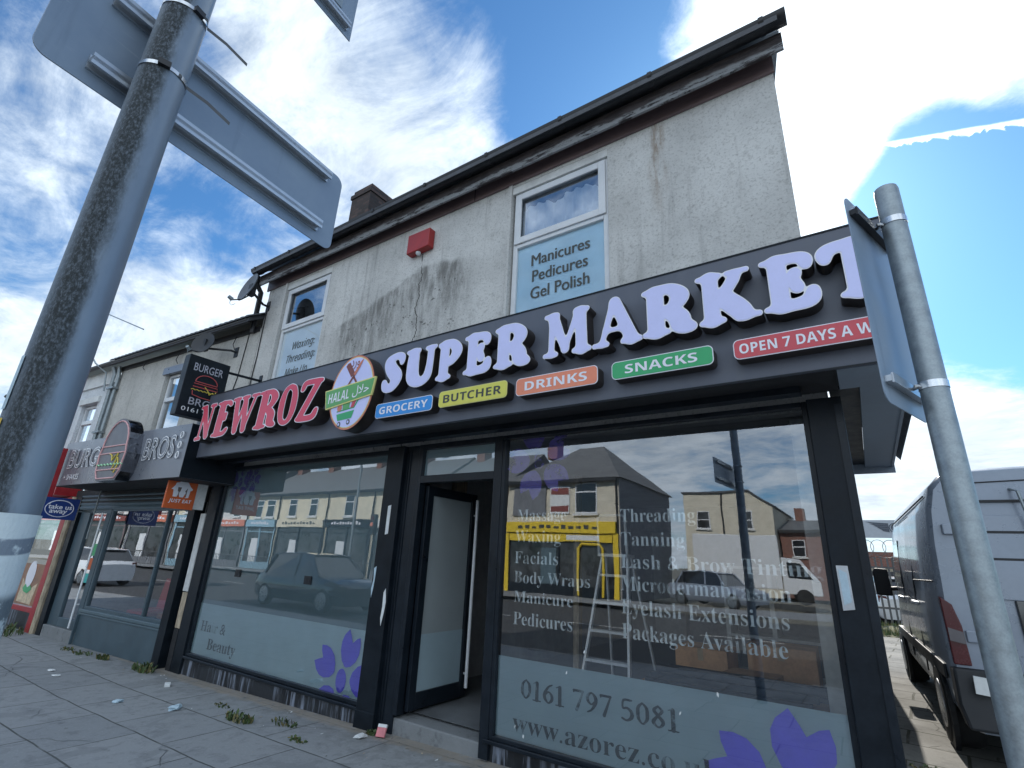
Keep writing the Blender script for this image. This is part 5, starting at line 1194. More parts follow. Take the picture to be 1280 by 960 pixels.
for zc in (kr(2.505), kr(2.012)):
    MB().box(-.18, .18, -.022, -.0005, zc-.010, zc+.010).box(-.18, .18, -.026, -.020, zc-.016, zc+.016).build('rail', gutter_mat if zc > 2.4 else alu_rail, ps, SM)
    mb = MB()
    for k in range(33):
        a = 2*math.pi*k/32; q = (PX0+.0405*math.cos(a), 2.033+.0405*math.sin(a)); mb.v += [(q[0], q[1], zc-.012), (q[0], q[1], zc+.012)]
    for k in range(32): mb.f.append((2*k, 2*k+2, 2*k+3, 2*k+1)); mb.m.append(0)
    cl_ = mb.build('clip', steel_strap, ps, smooth=True, fix=False)
    MB().tube([(.205, 2.015, zc), (.222, 2.020, zc), (.20, 2.05, zc)], .006, 8).build('bolt', steel_strap, cl_)

# ================================================================== van
VR = R(2.4)
van = thing('delivery_van', 'silver grey high roof panel van parked in the alley seen from behind', 'van', (1.455, 6.0, .11), VR)
VM = Matrix.Translation((1.455, 6.0, .11)) @ Matrix.Rotation(VR, 4, 'Z')
def V(mb, name, mats, parent=None, **k): return mb.build(name, mats, parent if parent is not None else van, VM, **k)
half = [(.93, .30), (1.0, .42), (1.02, .75), (1.025, 1.05), (1.00, 1.35), (.985, 1.75), (.955, 2.05), (.905, 2.24), (.82, 2.34), (.6, 2.39), (.3, 2.405)]
def ring(y, hs_, ws, lean=0.):
    pts = []
    for w_, z in half: pts.append((-w_*ws, y+lean*(z-.3), .30+(z-.30)*hs_))
    return pts+[(-x, yy, z) for x, yy, z in reversed(pts)]
rings = [ring(.02, .985, .965, .020), ring(.06, .997, .99, .018), ring(.12, 1, 1, .012), ring(1.0, 1, 1), ring(3.6, 1, 1), ring(4.0, .985, .995), ring(4.35, .84, .985), ring(4.75, .60, .97), ring(5.0, .50, .95), ring(5.30, .44, .88), ring(5.42, .34, .80)]
body = V(MB().loft(rings), 'body', van_paint, smooth=True)
# rear doors: seams, hinges, pressings, lamps, bumper
def rear(x, z): return (x, .02+.020*(z-.3)-.004, z)
seam = MB()
def seamline(pts, r=.006): seam.tube([rear(a, b) for a, b in pts], r, 6)
seamline([(-.80, .62), (-.80, 1.3), (-.80, 2.05), (-.77, 2.20), (-.70, 2.26), (0, 2.285), (.70, 2.26), (.77, 2.20), (.80, 2.05), (.80, .62)]); seamline([(0, .62), (0, 2.28)])
V(seam, 'door_seam', van_seam, body)
for x, z in ((-.825, 1.86), (-.825, 1.0), (.825, 1.86), (.825, 1.0)): 
    V(MB().box(x-.055, x+.05, .005, .06, z-.045, z+.045), 'hinge', van_paint, body, bevel=.008)
for s_ in (-1, 1):
    pr = MB(); pr.prism([rear(s_*.70, 1.30), rear(s_*.14, 1.30), rear(s_*.14, 1.98), rear(s_*.66, 1.98), rear(s_*.70, 1.90)], (0, -.012, 0)); V(pr, 'door_pressing', van_paint, body, bevel=.006)
    rb_ = MB()
    for z in (2.10, 1.84, 1.62): rb_.box(s_*.42-.26, s_*.42+.26, .03, .055, z-.010, z+.010)
    V(rb_, 'door_rib', van_seam, body)
V(MB().prism([rear(-.52, 1.30-.0), rear(.52, 1.30), rear(.52, .98), rear(-.52, .98)], (0, -.02, 0)), 'rear_window', car_black, body, bevel=.01)
for x in (-.36, .36): V(MB().tube([rear(x, 2.20), (x+.02, -.06, 2.17), (x+.12, -.07, 1.2), rear(x+.14, 1.1)], .012, 8).tube([(x+.06, -.07, 1.80), (x+.17, -.07, 1.15)], .010, 8), 'door_bar', galv, body, smooth=True)
for s_ in (-1, 1):
    pts = [(s_*1.005, 1.30), (s_*.93, 1.24), (s_*.895, 1.08), (s_*.885, .78), (s_*1.0, .78)]
    L_ = MB().prism([(a, -.006+.02*(b-.3), b) for a, b in pts], (0, .10, 0)); tl_ = V(L_, 'tail_lamp', lamp_red, body, bevel=.008)
    V(MB().prism([(s_*.995, -.010, .96), (s_*.895, -.010, .94), (s_*.896, -.010, 1.03), (s_*.995, -.010, 1.06)], (0, .03, 0)), 'reverse_lens', lamp_clear, tl_)
bm = MB().prism([(-1.0, -.10, .33), (-1.03, -.06, .50), (-1.02, -.03, .76), (1.02, -.03, .76), (1.03, -.06, .50), (1.0, -.10, .33)], (0, .20, 0)); V(bm, 'bumper', van_plastic, body, bevel=.02)
V(MB().prism([(-.92, -.128, .60), (-.76, -.128, .585), (-.755, -.128, .71), (-.915, -.128, .725)], (0, .02, 0)), 'bumper_sticker', paper_white, body)
# flanks: rub strip, sill, door handles, mirror, cab glass
for s_ in (-1, 1):
    V(MB().box(min(s_*1.02, s_*1.04), max(s_*1.02, s_*1.04), .35, 4.6, .62, .74), 'rub_strip', van_plastic, body, bevel=.008)
    V(MB().tube([(s_*1.015, 1.5, 1.18), (s_*1.05, 1.52, 1.19), (s_*1.05, 1.72, 1.19), (s_*1.015, 1.74, 1.18)], .018, 8).tube([(s_*1.015, 3.1, 1.18), (s_*1.05, 3.12, 1.19), (s_*1.05, 3.32, 1.19), (s_*1.015, 3.34, 1.18)], .018, 8), 'door_handle', alu_ladder, body, smooth=True)
    sm_ = MB()
    for pts in ([(3.0, .55), (3.0, 1.35), (3.02, 1.9)], [(1.75, .5), (1.75, 1.4), (1.75, 2.12), (3.0, 2.12), (3.0, .5)], [(.3, 2.18), (3.9, 2.18)], [(.25, 1.42), (1.7, 1.42)]):
        sm_.tube([(s_*(1.026 if b < 1.3 else 1.004 if b < 1.5 else .992 if b < 1.8 else .958 if b < 2.1 else .932), a, b) for a, b in pts], .008, 5)
    V(sm_, 'panel_seam', van_seam, body)
    V(MB().prism([(s_*1.0, 3.10, 1.36), (s_*1.0, 4.05, 1.36), (s_*.968, 3.75, 1.88), (s_*.966, 3.12, 1.92)], (s_*.012, 0, 0)), 'cab_window', car_black, body)
    V(MB().tube([(s_*1.0, 4.05, 1.28), (s_*1.10, 4.05, 1.27)], .03, 8), 'mirror_arm', van_plastic, body)
    V(MB().prism([(s_*1.07, 4.0, 1.17), (s_*1.27, 4.0, 1.17), (s_*1.28, 4.0, 1.50), (s_*1.25, 4.0, 1.56), (s_*1.09, 4.0, 1.55)], (0, .12, 0)), 'door_mirror', van_plastic, body, bevel=.02)
    V(MB().prism([(s_*1.09, 3.997, 1.20), (s_*1.255, 3.997, 1.20), (s_*1.26, 3.997, 1.50), (s_*1.10, 3.997, 1.50)], (0, .004, 0)), 'mirror_glass', van_plastic, body)
    for y in (.95, 4.55):
        V(MB().tube([(s_*.995, y, .34), (s_*1.034, y, .34)], .40, 24), 'wheel_arch', van_plastic, body)
        wh = V(MB().tube([(s_*.80, y, .335), (s_*.85, y, .335), (s_*1.02, y, .335), (s_*1.045, y, .335)], [.31, .335, .335, .30], 28), 'wheel', tyre, smooth=True)
        V(MB().tube([(s_*1.02, y, .335), (s_*1.050, y, .335), (s_*1.052, y, .335)], [.21, .20, .12], 20), 'rim', rim_mat, wh, smooth=True)
V(MB().prism([(-.78, 4.12, 2.10), (.78, 4.12, 2.10), (.86, 4.78, 1.42), (-.86, 4.78, 1.42)], (0, .03, .03)), 'windscreen', car_black, body)

# ================================================================== fence, banner, cars at the back of the alley
fn = thing('palisade_fence', 'steel palisade fence with coiled razor wire across the end of the alley', 'fence', (2, 20.2, .15))
MB().box(-2.6, 7.2, 20.22, 20.26, .62, .68).box(-2.6, 7.2, 20.22, 20.26, 1.78, 1.84).build('rail', fence_steel, fn)
for k in range(4): MB().box(-2.2+2.75*k, -2.1+2.75*k, 20.26, 20.34, -.1, 2.1).build('fence_post', fence_steel, fn)
pm0 = MB().prism([(-.027, 20.20, .20), (.027, 20.20, .20), (.027, 20.20, 2.06), (0, 20.20, 2.16), (-.027, 20.20, 2.06)], (0, .012, 0)).build('pale', fence_steel, fn)
for k in range(62):
    p_ = pm0 if k == 0 else pm0.copy()
    if k: col.objects.link(p_)
    p_.location.x = -4.4+.155*k-2.0*0
    p_.location.x = (-2.5+.155*k)
rzr = [(-2.6+9.8*k/760+.27*math.cos(k*.26), 20.21+.10*math.sin(k*.13), 2.36+.27*math.sin(k*.26)) for k in range(761)]
MB().tube(rzr, .009, 5).build('razor_wire', fence_steel, fn, smooth=True)
dl_ = thing('showroom', 'long low building with brown fascia behind the cars at the end of the alley', 'building', (4, 36, 0))
MB().box(-6, 22, 34.0, 44, -.1, 2.0).build('wall', cream_wall, dl_)
MB().box(-6.2, 22.2, 33.7, 44.2, 2.0, 2.75).build('fascia', red_brick, dl_)
MB().box(-5, 21, 33.94, 33.99, .5, 1.8).build('window', car_black, dl_)
bn = thing('winged_banner', 'grey banner with a winged round emblem lettered W above the fence', 'banner', (1.2, 31.8, 3.3))
MB().box(-.6, 4.4, 31.98, 32.04, 3.36, 4.22).build('banner_board', banner_silver, bn)
MB().box(-.5, -.4, 32.05, 32.15, -.1, 4.2).box(4.2, 4.3, 32.05, 32.15, -.1, 4.2).build('banner_post', fence_steel, bn)
wg = MB(); ecx, ecz = 1.27, 3.84
for s_ in (-1, 1):
    for i, (l_, zt) in enumerate(((.92, .24), (.78, .15), (.62, .06), (.48, -.03), (.34, -.11))):
        wg.prism([(ecx+s_*.24, 31.975, ecz+zt-.10), (ecx+s_*.24, 31.975, ecz+zt-.02), (ecx+s_*(.3+l_*.5), 31.975, ecz+zt+.02), (ecx+s_*(.24+l_), 31.975, ecz+zt+.055), (ecx+s_*(.28+l_*.6), 31.975, ecz+zt-.05)], (0, -.01, 0))
wg.tube([(ecx+.22*math.cos(2*math.pi*k/30), 31.97, ecz+.22*math.sin(2*math.pi*k/30)) for k in range(31)], .022, 6, caps=False)
wg.prism(xz(oval(ecx, ecz, .16, .16, 24), 31.975), (0, -.01, 0))
wg.build('winged_emblem', banner_ink, bn)
tx = MB(); place_text(tx, 'W', (ecx-.08, 31.955, ecz-.065), X, Z, .16, .13, off=.01); tx.build('lettering', banner_silver, bn, fix=False)

def car(name, label, paint, loc, rz, L_=4.3, Wd=1.78, H=1.48, group=None, estate=True):
    t_ = thing(name, label, 'car', loc, rz, group)
    M = Matrix.Translation(loc) @ Matrix.Rotation(rz, 4, 'Z')
    hw = Wd/2
    def rg(y, zt, ws): 
        prof = [(.86, .22), (.97, .35), (1.0, .55), (.99, .72), (.93, zt), (.5, zt+.03), (0, zt+.035)]
        pts = [(-hw*w_*ws, y, z if i < 4 else z) for i, (w_, z) in enumerate(prof)]
        return pts+[(-x, yy, z) for x, yy, z in reversed(pts[:-1])]
    h2 = L_/2
    b_ = MB().loft([rg(-h2, .80, .86), rg(-h2+.12, .92, .94), rg(-h2+.7, .95, 1), rg(0, .93, 1), rg(h2-1.3, .94, 1), rg(h2-.6, .88, .98), rg(h2-.15, .76, .90), rg(h2, .66, .80)]).build('body', paint, t_, M, smooth=True)
    def cg(y, z, w_): return [(-hw*.92, y, .93), (-hw*w_, y, z), (hw*w_, y, z), (hw*.92, y, .93)]
    cab = MB().loft([[(-hw*.90, -h2+.35, .93), (-hw*.86, -h2+.36, .97), (hw*.86, -h2+.36, .97), (hw*.90, -h2+.35, .93)], cg(-h2+.75, H-.06, .72), cg(-.2, H, .76), cg(.45, H-.04, .75), [(-hw*.92, h2-1.15, .93), (-hw*.90, h2-1.15, .95), (hw*.90, h2-1.15, .95), (hw*.92, h2-1.15, .93)]]).build('cabin_glass', car_black, t_, M, bevel=.03)
    MB().loft([[(-hw*.70, -h2+.66, H-.055), (-hw*.70, -h2+.66, H-.02), (hw*.70, -h2+.66, H-.02), (hw*.70, -h2+.66, H-.055)], [(-hw*.75, -.2, H-.01), (-hw*.74, -.2, H+.03), (hw*.74, -.2, H+.03), (hw*.75, -.2, H-.01)], [(-hw*.73, .5, H-.06), (-hw*.72, .5, H-.015), (hw*.72, .5, H-.015), (hw*.73, .5, H-.06)]]).build('roof', paint, t_, M, bevel=.02)
    for s_ in (-1, 1):
        for y0, z0, y1, z1 in ((-h2+.55, .95, -h2+.78, H-.06), (-.1, .93, -.15, H), (.5, H-.05, h2-1.18, .95)):
            MB().tube([(s_*hw*.915, y0 if z0 < z1 else y1, min(z0, z1)), (s_*hw*.755, y1 if z0 < z1 else y0, max(z0, z1))], .035, 6).build('pillar', paint, t_, M)
        for y in (-h2+.78, h2-.82):
            wh = MB().tube([(s_*(hw-.20), y, .32), (s_*(hw-.16), y, .32), (s_*(hw-.01), y, .32), (s_*(hw+.012), y, .32)], [.29, .32, .32, .29], 24).build('wheel', tyre, t_, M, smooth=True)
            r_ = MB().tube([(s_*(hw+.0), y, .32), (s_*(hw+.018), y, .32)], [.23, .21], 5).tube([(s_*(hw-.0), y, .32), (s_*(hw+.014), y, .32)], [.235, .235], 20).build('rim', rim_mat, wh, M)
        MB().prism([(s_*hw*.55, h2-.10, .66), (s_*hw*.86, h2-.20, .68), (s_*hw*.88, h2-.28, .80), (s_*hw*.60, h2-.14, .76)], (0, .10, 0)).build('headlight', lamp_clear, t_, M)
        MB().prism([(s_*hw*.62, -h2-.01, .72), (s_*hw*.90, -h2+.05, .72), (s_*hw*.90, -h2+.08, .92), (s_*hw*.66, -h2+.02, .90)], (0, .06, 0)).build('tail_lamp', lamp_red, t_, M)
    return t_
car('parked_car', 'white car parked behind the fence nearest the shop', car_white, (.55, 23.5, .05), R(8), group='cars behind the palisade fence')
car('parked_car', 'dark blue car parked behind the fence nearer the van', car_blue, (2.7, 23.8, .05), R(-5), group='cars behind the palisade fence')
car('parked_car', 'red car parked in the second row behind the fence', car_red, (1.3, 28.6, .05), R(4), group='cars behind the palisade fence')

# ================================================================== things inside the empty shop
ld = thing('step_ladder', 'folding aluminium step ladder standing in the right shop window', 'ladder', (-2.35, 5.4, .17))
def lad(mb, name): return mb.build(name, alu_ladder, ld)
zt = 1.62; 
for s_, x0, x1 in ((0, -2.60, -2.42), (1, -2.05, -2.13)):
    lad(MB().prism([(x0-.012, 5.10, .17), (x0+.012, 5.10, .17), (x1+.012, 5.36, zt), (x1-.012, 5.36, zt)], (0, .05, 0)), 'rail')
    lad(MB().prism([(x0-.010+.03, 5.95, .17), (x0+.010+.03, 5.95, .17), (x1+.010, 5.46, zt), (x1-.010, 5.46, zt)], (0, .035, 0)), 'back_leg')
for k in range(5):
    f_ = (k+.7)/5.4; z = .17+(zt-.17)*f_; a = -2.60+.18*f_; b = -2.05-.08*f_; y = 5.10+.26*f_
    lad(MB().box(a, b, y-.01, y+.085, z-.012, z+.012), 'tread')
lad(MB().box(-2.44, -2.11, 5.30, 5.52, zt, zt+.03), 'top_step')
lad(MB().tube([(-2.44, 5.34, zt), (-2.44, 5.30, 2.02), (-2.40, 5.30, 2.05), (-2.15, 5.30, 2.05), (-2.12, 5.30, 2.02), (-2.12, 5.34, zt)], .014, 8), 'hand_rail')
boxes = [((-1.70, 5.05, .17), .42, .40, .38, 'brown cardboard box standing alone just right of the ladder'), ((-1.15, 5.0, .17), .50, .42, .36, 'brown cardboard box under the black boards in the right window'), ((-.62, 5.1, .17), .46, .42, .40, 'brown cardboard box at the right end under the black boards'),
         ((-1.45, 5.62, .17), .48, .40, .66, 'tall cardboard box at the back between the ladder and the boards'), ((-.78, 5.66, .17), .55, .42, .74, 'tallest cardboard box at the back of the right window'), ((-.95, 5.05, .535), .40, .36, .20, 'flat cardboard box lying on top of another under the lettering')]
for (p_, a, b, c_, lb) in boxes:
    t_ = thing('cardboard_box', lb, 'box', p_, random.uniform(-.12, .12), 'cardboard boxes inside the empty shop')
    M = ROOTM[t_.name]
    MB().box(-a/2, a/2, -b/2, b/2, 0, c_).build('carton', cardboard, t_, M, bevel=.006)
    MB().box(-.025, .025, -b/2-.002, b/2+.002, c_-.10, c_+.002).build('tape', MATS.get('box_tape') or plain('box_tape', (.42, .30, .18), .3), t_, M)
    MB().box(-a/2, a/2, -b/2, -.004, c_+.001, c_+.005).box(-a/2, a/2, .004, b/2, c_+.001, c_+.005).build('flap', cardboard, t_, M)
for k in range(5):
    z = .60+.055*(k % 3)+.06*(k//3); x0 = -1.75+.05*k
    o = MB().box(x0, x0+1.25, 4.72+.05*(k//3), 4.78+.05*(k//3), z, z+.045).build('trim_board', board_black, bevel=.004)
    tag(o, ['lowest long black trim board leaning along the boxes in the window', 'long black trim board second from the bottom of the stack', 'long black trim board in the middle of the stack', 'long black trim board near the top of the stack at the back', 'topmost long black trim board of the stack in the window'][k], 'board', 'black trim boards in the shop window')
sh_ = thing('glass_shelf', 'white shelving rack with open bays at the back of the empty shop', 'shelves', (-1.0, 7.2, .17))
MB().box(-1.55, -1.50, 7.0, 7.4, .17, 1.6).box(-.55, -.50, 7.0, 7.4, .17, 1.6).box(-1.05, -1.0, 7.0, 7.4, .17, 1.6).build('upright', white_paint, sh_)
for z in (.4, .8, 1.2, 1.56): MB().box(-1.5, -.55, 7.01, 7.39, z, z+.03).build('shelf', white_paint, sh_)

# ================================================================== litter and weeds on the pavement
def crumple(name, label, x, y, s_, mats, cat='litter', h=.5, seed=0, dz=0.):
    rd_ = random.Random(seed); bmx = bmesh.new(); bmesh.ops.create_icosphere(bmx, subdivisions=2, radius=s_)
    for v in bmx.verts:
        k = .65+.7*rd_.random(); v.co = Vector((v.co.x*k*1.3, v.co.y*k*.8, max(-.0, v.co.z*k*h+s_*h*.6)))
    mb = MB().add([tuple(v.co) for v in bmx.verts], [tuple(v.index for v in f.verts) for f in bmx.faces]); bmx.free()
    z = G(x)+.004+dz
    a = rd_.uniform(0, 6)
    t_ = mb.build(name, mats, frame=Matrix.Translation((x, y, z)) @ Matrix.Rotation(a, 4, 'Z'))
    return tag(t_, label, cat)
PXG = [('paper_scrap', 'crumpled white tissue on the pavement below the burger shop window', -8.55, 2.75, .035, paper_white, 3), ('paper_scrap', 'smooth strip of white litter beside the crumpled tissue', -8.90, 2.80, .035, paper_white, 4),
       ('plastic_bag', 'flattened pale blue bag near the weeds under left window', -6.05, 3.02, .060, paper_blue, 5), ('plastic_scrap', 'flat pale scrap lying out on the flags left of the bag', -6.75, 2.78, .040, paper_blue, 6),
       ('tissue', 'crumpled white tissue wedged against the doorway pilaster', -3.935, 3.60, .050, paper_white, 7), ('paper_scrap', 'tiny white scrap far out near the red shop', -10.8, 2.55, .025, paper_white, 8)]
for nm, lb, x, y, s_, mt, sd in PXG: crumple(nm, lb, x, y, s_, mt, seed=sd, h=.4)
pk = thing('cigarette_packet', 'squashed pink and white packet beside the tissue at the doorstep', 'litter', (-3.80, 3.70, G(-3.8)), R(20))
M = ROOTM[pk.name] @ Matrix.Rotation(R(-25), 4, 'X')
MB().box(-.042, .042, -.012, .012, .008, .080).build('packet_body', paper_pink, pk, M, bevel=.003); MB().box(-.042, .042, -.0125, .0125, .080, .105).build('packet_lid', paper_white, pk, M, bevel=.002)
ct = thing('small_carton', 'small white carton lying by the left window plinth', 'litter', (-7.15, 3.42, G(-7.2)), R(-25))
M = ROOTM[ct.name]; MB().box(-.065, .065, -.03, .03, .004, .034).build('carton', paper_white, ct, M, bevel=.004); MB().box(-.02, .02, -.031, .031, .012, .026).build('carton_print', ink_dark, ct, M)
rd2 = random.Random(5)
lt = MB()
for k in range(80):
    x = rd2.uniform(-11, -1.5); y = 3.72-abs(rd2.gauss(0, .35)); s_ = rd2.uniform(.006, .02); z = G(x)+.005
    a = rd2.uniform(0, 3); dx_, dy_ = s_*math.cos(a), s_*math.sin(a)
    lt.add([(x-dx_, y-dy_, z), (x+dy_*.6, y-dx_*.6, z+.002), (x+dx_, y+dy_, z+s_*.3), (x-dy_*.5, y+dx_*.5, z+.001)], [(0, 1, 2, 3)], k % 3)
lt.build('debris', [paper_white, ink_dark, wood_old], kind='stuff', fix=False)
def weed(label, x, y, r, h, n, seed, mats=(weed_green, weed_dry), z0=None):
    rw_ = random.Random(seed); mb = MB(); z = (G(x) if z0 is None else z0)
    for k in range(int(n*.7)):
        a = rw_.uniform(0, 6.28); q = r*math.sqrt(rw_.random()); bx, by = x+q*math.cos(a)*1.5, y+q*math.sin(a)*.6
        l_ = .45*h*rw_.uniform(.3, 1.15); a2 = rw_.uniform(0, 6.28); le = rw_.uniform(.2, .8)*l_; wd = rw_.uniform(.004, .010)
        ux, uy = math.cos(a2), math.sin(a2); px, py = -uy*wd, ux*wd
        mb.add([(bx-px, by-py, z), (bx+px, by+py, z), (bx+ux*le*.5+px*1.6, by+uy*le*.5+py*1.6, z+l_*.65), (bx+ux*le*.5-px*1.6, by+uy*le*.5-py*1.6, z+l_*.65), (bx+ux*le, by+uy*le, z+l_*.9)], [(0, 1, 2, 3), (3, 2, 4)], 0 if rw_.random() < .72 else 1)
    return tag(mb.build('weed', list(mats), fix=False), label, 'weed', 'weeds along the shop fronts')
weed('largest spreading weed on the flags under the left window', -5.22, 3.22, .13, .15, 150, 1)
weed('low dry weed further right under the left window', -4.78, 3.42, .12, .09, 80, 2)
weed('small weed in a joint in front of the doorway pilaster', -4.30, 3.22, .08, .06, 70, 3)
weed('bright green tuft with a yellow flower at the party post', -8.22, 3.58, .16, .22, 160, 4)
weed('ragged weed at the foot of the burger stall riser', -9.35, 3.50, .10, .16, 90, 5)
weed('low weed left of the ragged one along the stall riser', -9.95, 3.44, .16, .08, 80, 6)
weed('grassy weed nearest the burger shop doorstep', -10.45, 3.40, .13, .07, 60, 7)
weed('tall grass clump below the red shop window', -13.0, 3.15, .5, .28, 240, 8)
weed('dry weed between the flat bag and the largest weed', -5.85, 3.38, .10, .06, 50, 9)
weed('thin weed rooted beside the doorstep edge', -3.93, 3.72, .05, .10, 40, 10)
weed('moss and grass along the alley joint beside the pilaster', .16, 4.9, .14, .05, 90, 11, z0=.105)
weed('second mossy patch further up the alley joint', .22, 5.9, .16, .05, 80, 12, z0=.108)

# ================================================================== far side of the street, seen mirrored in the glass
far_window = plain('far_shop_glass', (.05, .055, .06), .12, var=.8, scale=1.6)
def house(name, label, x0, x1, yf, eave, wallm, ridge=2.6, depth=8., wins=(), shop_m=None, fascia=None, words=None, zsign=3.15, hip=False):
    t_ = thing(name, label, 'building', ((x0+x1)/2, yf, 0))
    MB().box(x0, x1, yf-depth, yf, -.2, eave).build('wall', wallm, t_)
    r_ = MB()
    if hip: r_.add([(x0-.2, yf+.3, eave-.05), (x1+.2, yf+.3, eave-.05), (x1+.2, yf-depth-.3, eave-.05), (x0-.2, yf-depth-.3, eave-.05), ((x0+x1)/2-.8, yf-depth/2, eave+ridge), ((x0+x1)/2+.8, yf-depth/2, eave+ridge)], [(0, 1, 5, 4), (1, 2, 5), (2, 3, 4, 5), (3, 0, 4), (0, 3, 2, 1)])
    else: r_.prism([(x0-.02, yf+.3, eave-.05), (x0-.02, yf-depth/2, eave+ridge), (x0-.02, yf-depth-.3, eave-.05)], (x1-x0+.04, 0, 0))
    r_.build('roof', opp_roof, t_)
    MB().box(x0, x1, yf+.29, yf+.36, eave-.22, eave-.03).build('gutter', gutter_mat, t_)
    for a, b, c_, d in wins:
        o = MB().box(a, b, yf+.002, yf+.05, c_, d).build('window', white_pvc, t_)
        MB().quad((a+.06, yf+.055, c_+.06), (b-.06, yf+.055, c_+.06), (b-.06, yf+.055, d-.5), (a+.06, yf+.055, d-.5)).quad((a+.06, yf+.055, d-.42), (b-.06, yf+.055, d-.42), (b-.06, yf+.055, d-.06), (a+.06, yf+.055, d-.06)).build('pane', car_black, o, fix=False)
    if shop_m:
        xm = (x0+x1)/2
        MB().box(x0+.15, x1-.15, yf, yf+.25, zsign, zsign+.55).build('shop_fascia', fascia or shop_m, t_, bevel=.01)
        MB().box(x0+.15, x1-.15, yf, yf+.10, -.1, .42).box(x0+.15, x0+.33, yf, yf+.08, .42, zsign-.01).box(x1-.33, x1-.15, yf, yf+.08, .42, zsign-.01).box(xm-.06, xm+.06, yf, yf+.08, .42, zsign-.01).box(x0+.34, xm-.07, yf, yf+.05, zsign-.42, zsign-.34).box(xm+.07, x1-.34, yf, yf+.05, zsign-.42, zsign-.34).build('shop_front', shop_m, t_)
        MB().box(x0+.34, xm-.07, yf+.002, yf+.03, .43, zsign-.02).box(xm+.07, x1-.34, yf+.002, yf+.03, .43, zsign-.02).build('shop_window', far_window, t_)
    for a, b, c_, d in wins: MB().box(a-.12, b+.12, yf+.001, yf+.14, c_-.12, c_-.01).build('window_sill', white_paint, t_)
    MB().tube([(x1-.1, yf+.07, 0), (x1-.1, yf+.07, eave-.1)], .05, 8).build('downpipe', gutter_mat, t_)
    if shop_m:
        MB().box(xm-1.05, xm-.15, yf+.031, yf+.07, .0, 2.2).box(xm-.95, xm-.25, yf+.071, yf+.075, .9, 2.1).build('shop_door', white_pvc if x0 < -30 else burger_trim, t_)
        lg = MB(); n = 11
        for k in range(n): lg.box(x0+.9+(x1-x0-1.8)*k/n, x0+.9+(x1-x0-1.8)*(k+.62)/n, yf+.251, yf+.256, zsign+.2, zsign+.2+.16*(1+.3*math.sin(k*2.3)))
        lg.build('fascia_pattern', ink_dark if fascia in (shop_yellow, cream_wall, white_paint) else trim_white, t_) if not words else None
    MB().box(x0+.5, x0+1.2, yf-depth/2-.3, yf-depth/2+.5, eave+ridge-.6, eave+ridge+1.0).build('chimney', red_brick, t_)
    if words:
        body, m_ = words; tx_ = MB(); wd = (x1-x0)*.62
        place_text(tx_, body, ((x0+x1)/2+wd/2, yf+.256, zsign+.12), -X, Z, wd, .38); tx_.build('lettering', m_, t_, fix=False)
    return t_
YF = -16.6
house('terraced_house', 'white terrace house with red brown shopfront opposite, mirrored in burger shop window', -56.5, -50.2, YF, 6.3, white_paint, wins=((-55.4, -54.3, 4.0, 5.7), (-52.6, -51.5, 4.0, 5.7)), shop_m=brown_board, fascia=ink_brown)
house('terraced_house', 'white terrace house with grey shopfront opposite, mirrored at the burger shop door', -50.1, -43.7, YF, 6.3, white_paint, wins=((-49.0, -47.9, 4.0, 5.7), (-46.2, -45.1, 4.0, 5.7)), shop_m=grey_wall, fascia=ring_orange)
house('terraced_house', 'tall brick house at the far end of the opposite terrace', -66, -56.6, YF, 6.6, red_brick, wins=((-64.6, -63.4, 4.0, 5.7), (-60.2, -59, 4.0, 5.7)), shop_m=black_paint, fascia=shop_red)
house('terraced_house', 'cream terrace house with pale blue shopfront opposite, mirrored in left window', -43.6, -39.2, YF, 5.75, cream_wall, wins=((-42.6, -41.6, 3.9, 5.3), (-41.0, -40.0, 3.9, 5.3)), shop_m=shop_blue, fascia=shop_blue)
house('terraced_house', 'cream terrace house with cream fascia and dark front opposite, mirrored in left window', -39.15, -33.0, YF, 5.75, cream_wall, wins=((-37.9, -36.9, 3.95, 5.3), (-35.3, -34.3, 3.95, 5.3)), shop_m=black_paint, fascia=cream_wall)
house('terraced_house', 'cream terrace house with black fascia opposite, mirrored in left window', -32.95, -27.9, YF, 5.75, cream_wall, wins=((-31.1, -30.1, 3.95, 5.4),), shop_m=black_paint, fascia=black_paint)
house('terraced_house', 'cream terrace house with white PHONES fascia opposite, mirrored in left window', -27.85, -22.6, YF, 5.75, cream_wall, wins=((-27.0, -26.0, 3.95, 5.4), (-24.4, -23.4, 3.95, 5.4)), shop_m=grey_wall, fascia=white_paint, words=('PHONES', ink_dark))
house('brick_house', 'dark red brick house beside the yellow corner shop opposite', -22.5, -16.8, YF, 5.6, red_brick, wins=((-18.2, -17.4, 3.7, 5.0), (-21, -20.2, 3.7, 5.0)), shop_m=black_paint, fascia=black_paint)
ys_ = house('yellow_shop', 'buff corner building with a yellow shopfront opposite, mirrored in right window', -16.75, -10.0, YF, 5.75, buff_wall, wins=((-12.4, -11.2, 3.95, 5.5),), shop_m=black_paint, fascia=shop_yellow, hip=True, zsign=2.95)
for xx in (-16.7, -10.3): MB().box(xx, xx+.26, YF+.09, YF+.16, -.1, 2.94).build('shop_pillar', shop_yellow, ys_)
MB().box(-16.4, -10.35, YF+.09, YF+.14, 2.52, 2.92).build('lower_fascia', shop_yellow, ys_); MB().box(-12.9, -11.0, YF+.141, YF+.146, 2.58, 2.86).build('lower_panel', paper_white, ys_)
MB().tube([(-12.2, YF+.12, 0), (-12.2, YF+.12, 2.2), (-12.0, YF+.12, 2.4), (-11.0, YF+.12, 2.4), (-10.85, YF+.12, 2.2), (-10.85, YF+.12, 0)], .07, 6).build('arched_frame', shop_yellow, ys_)
MB().box(-9.999, -9.96, YF-8, YF-.02, -.2, 5.7).build('side_wall', grey_wall, ys_)
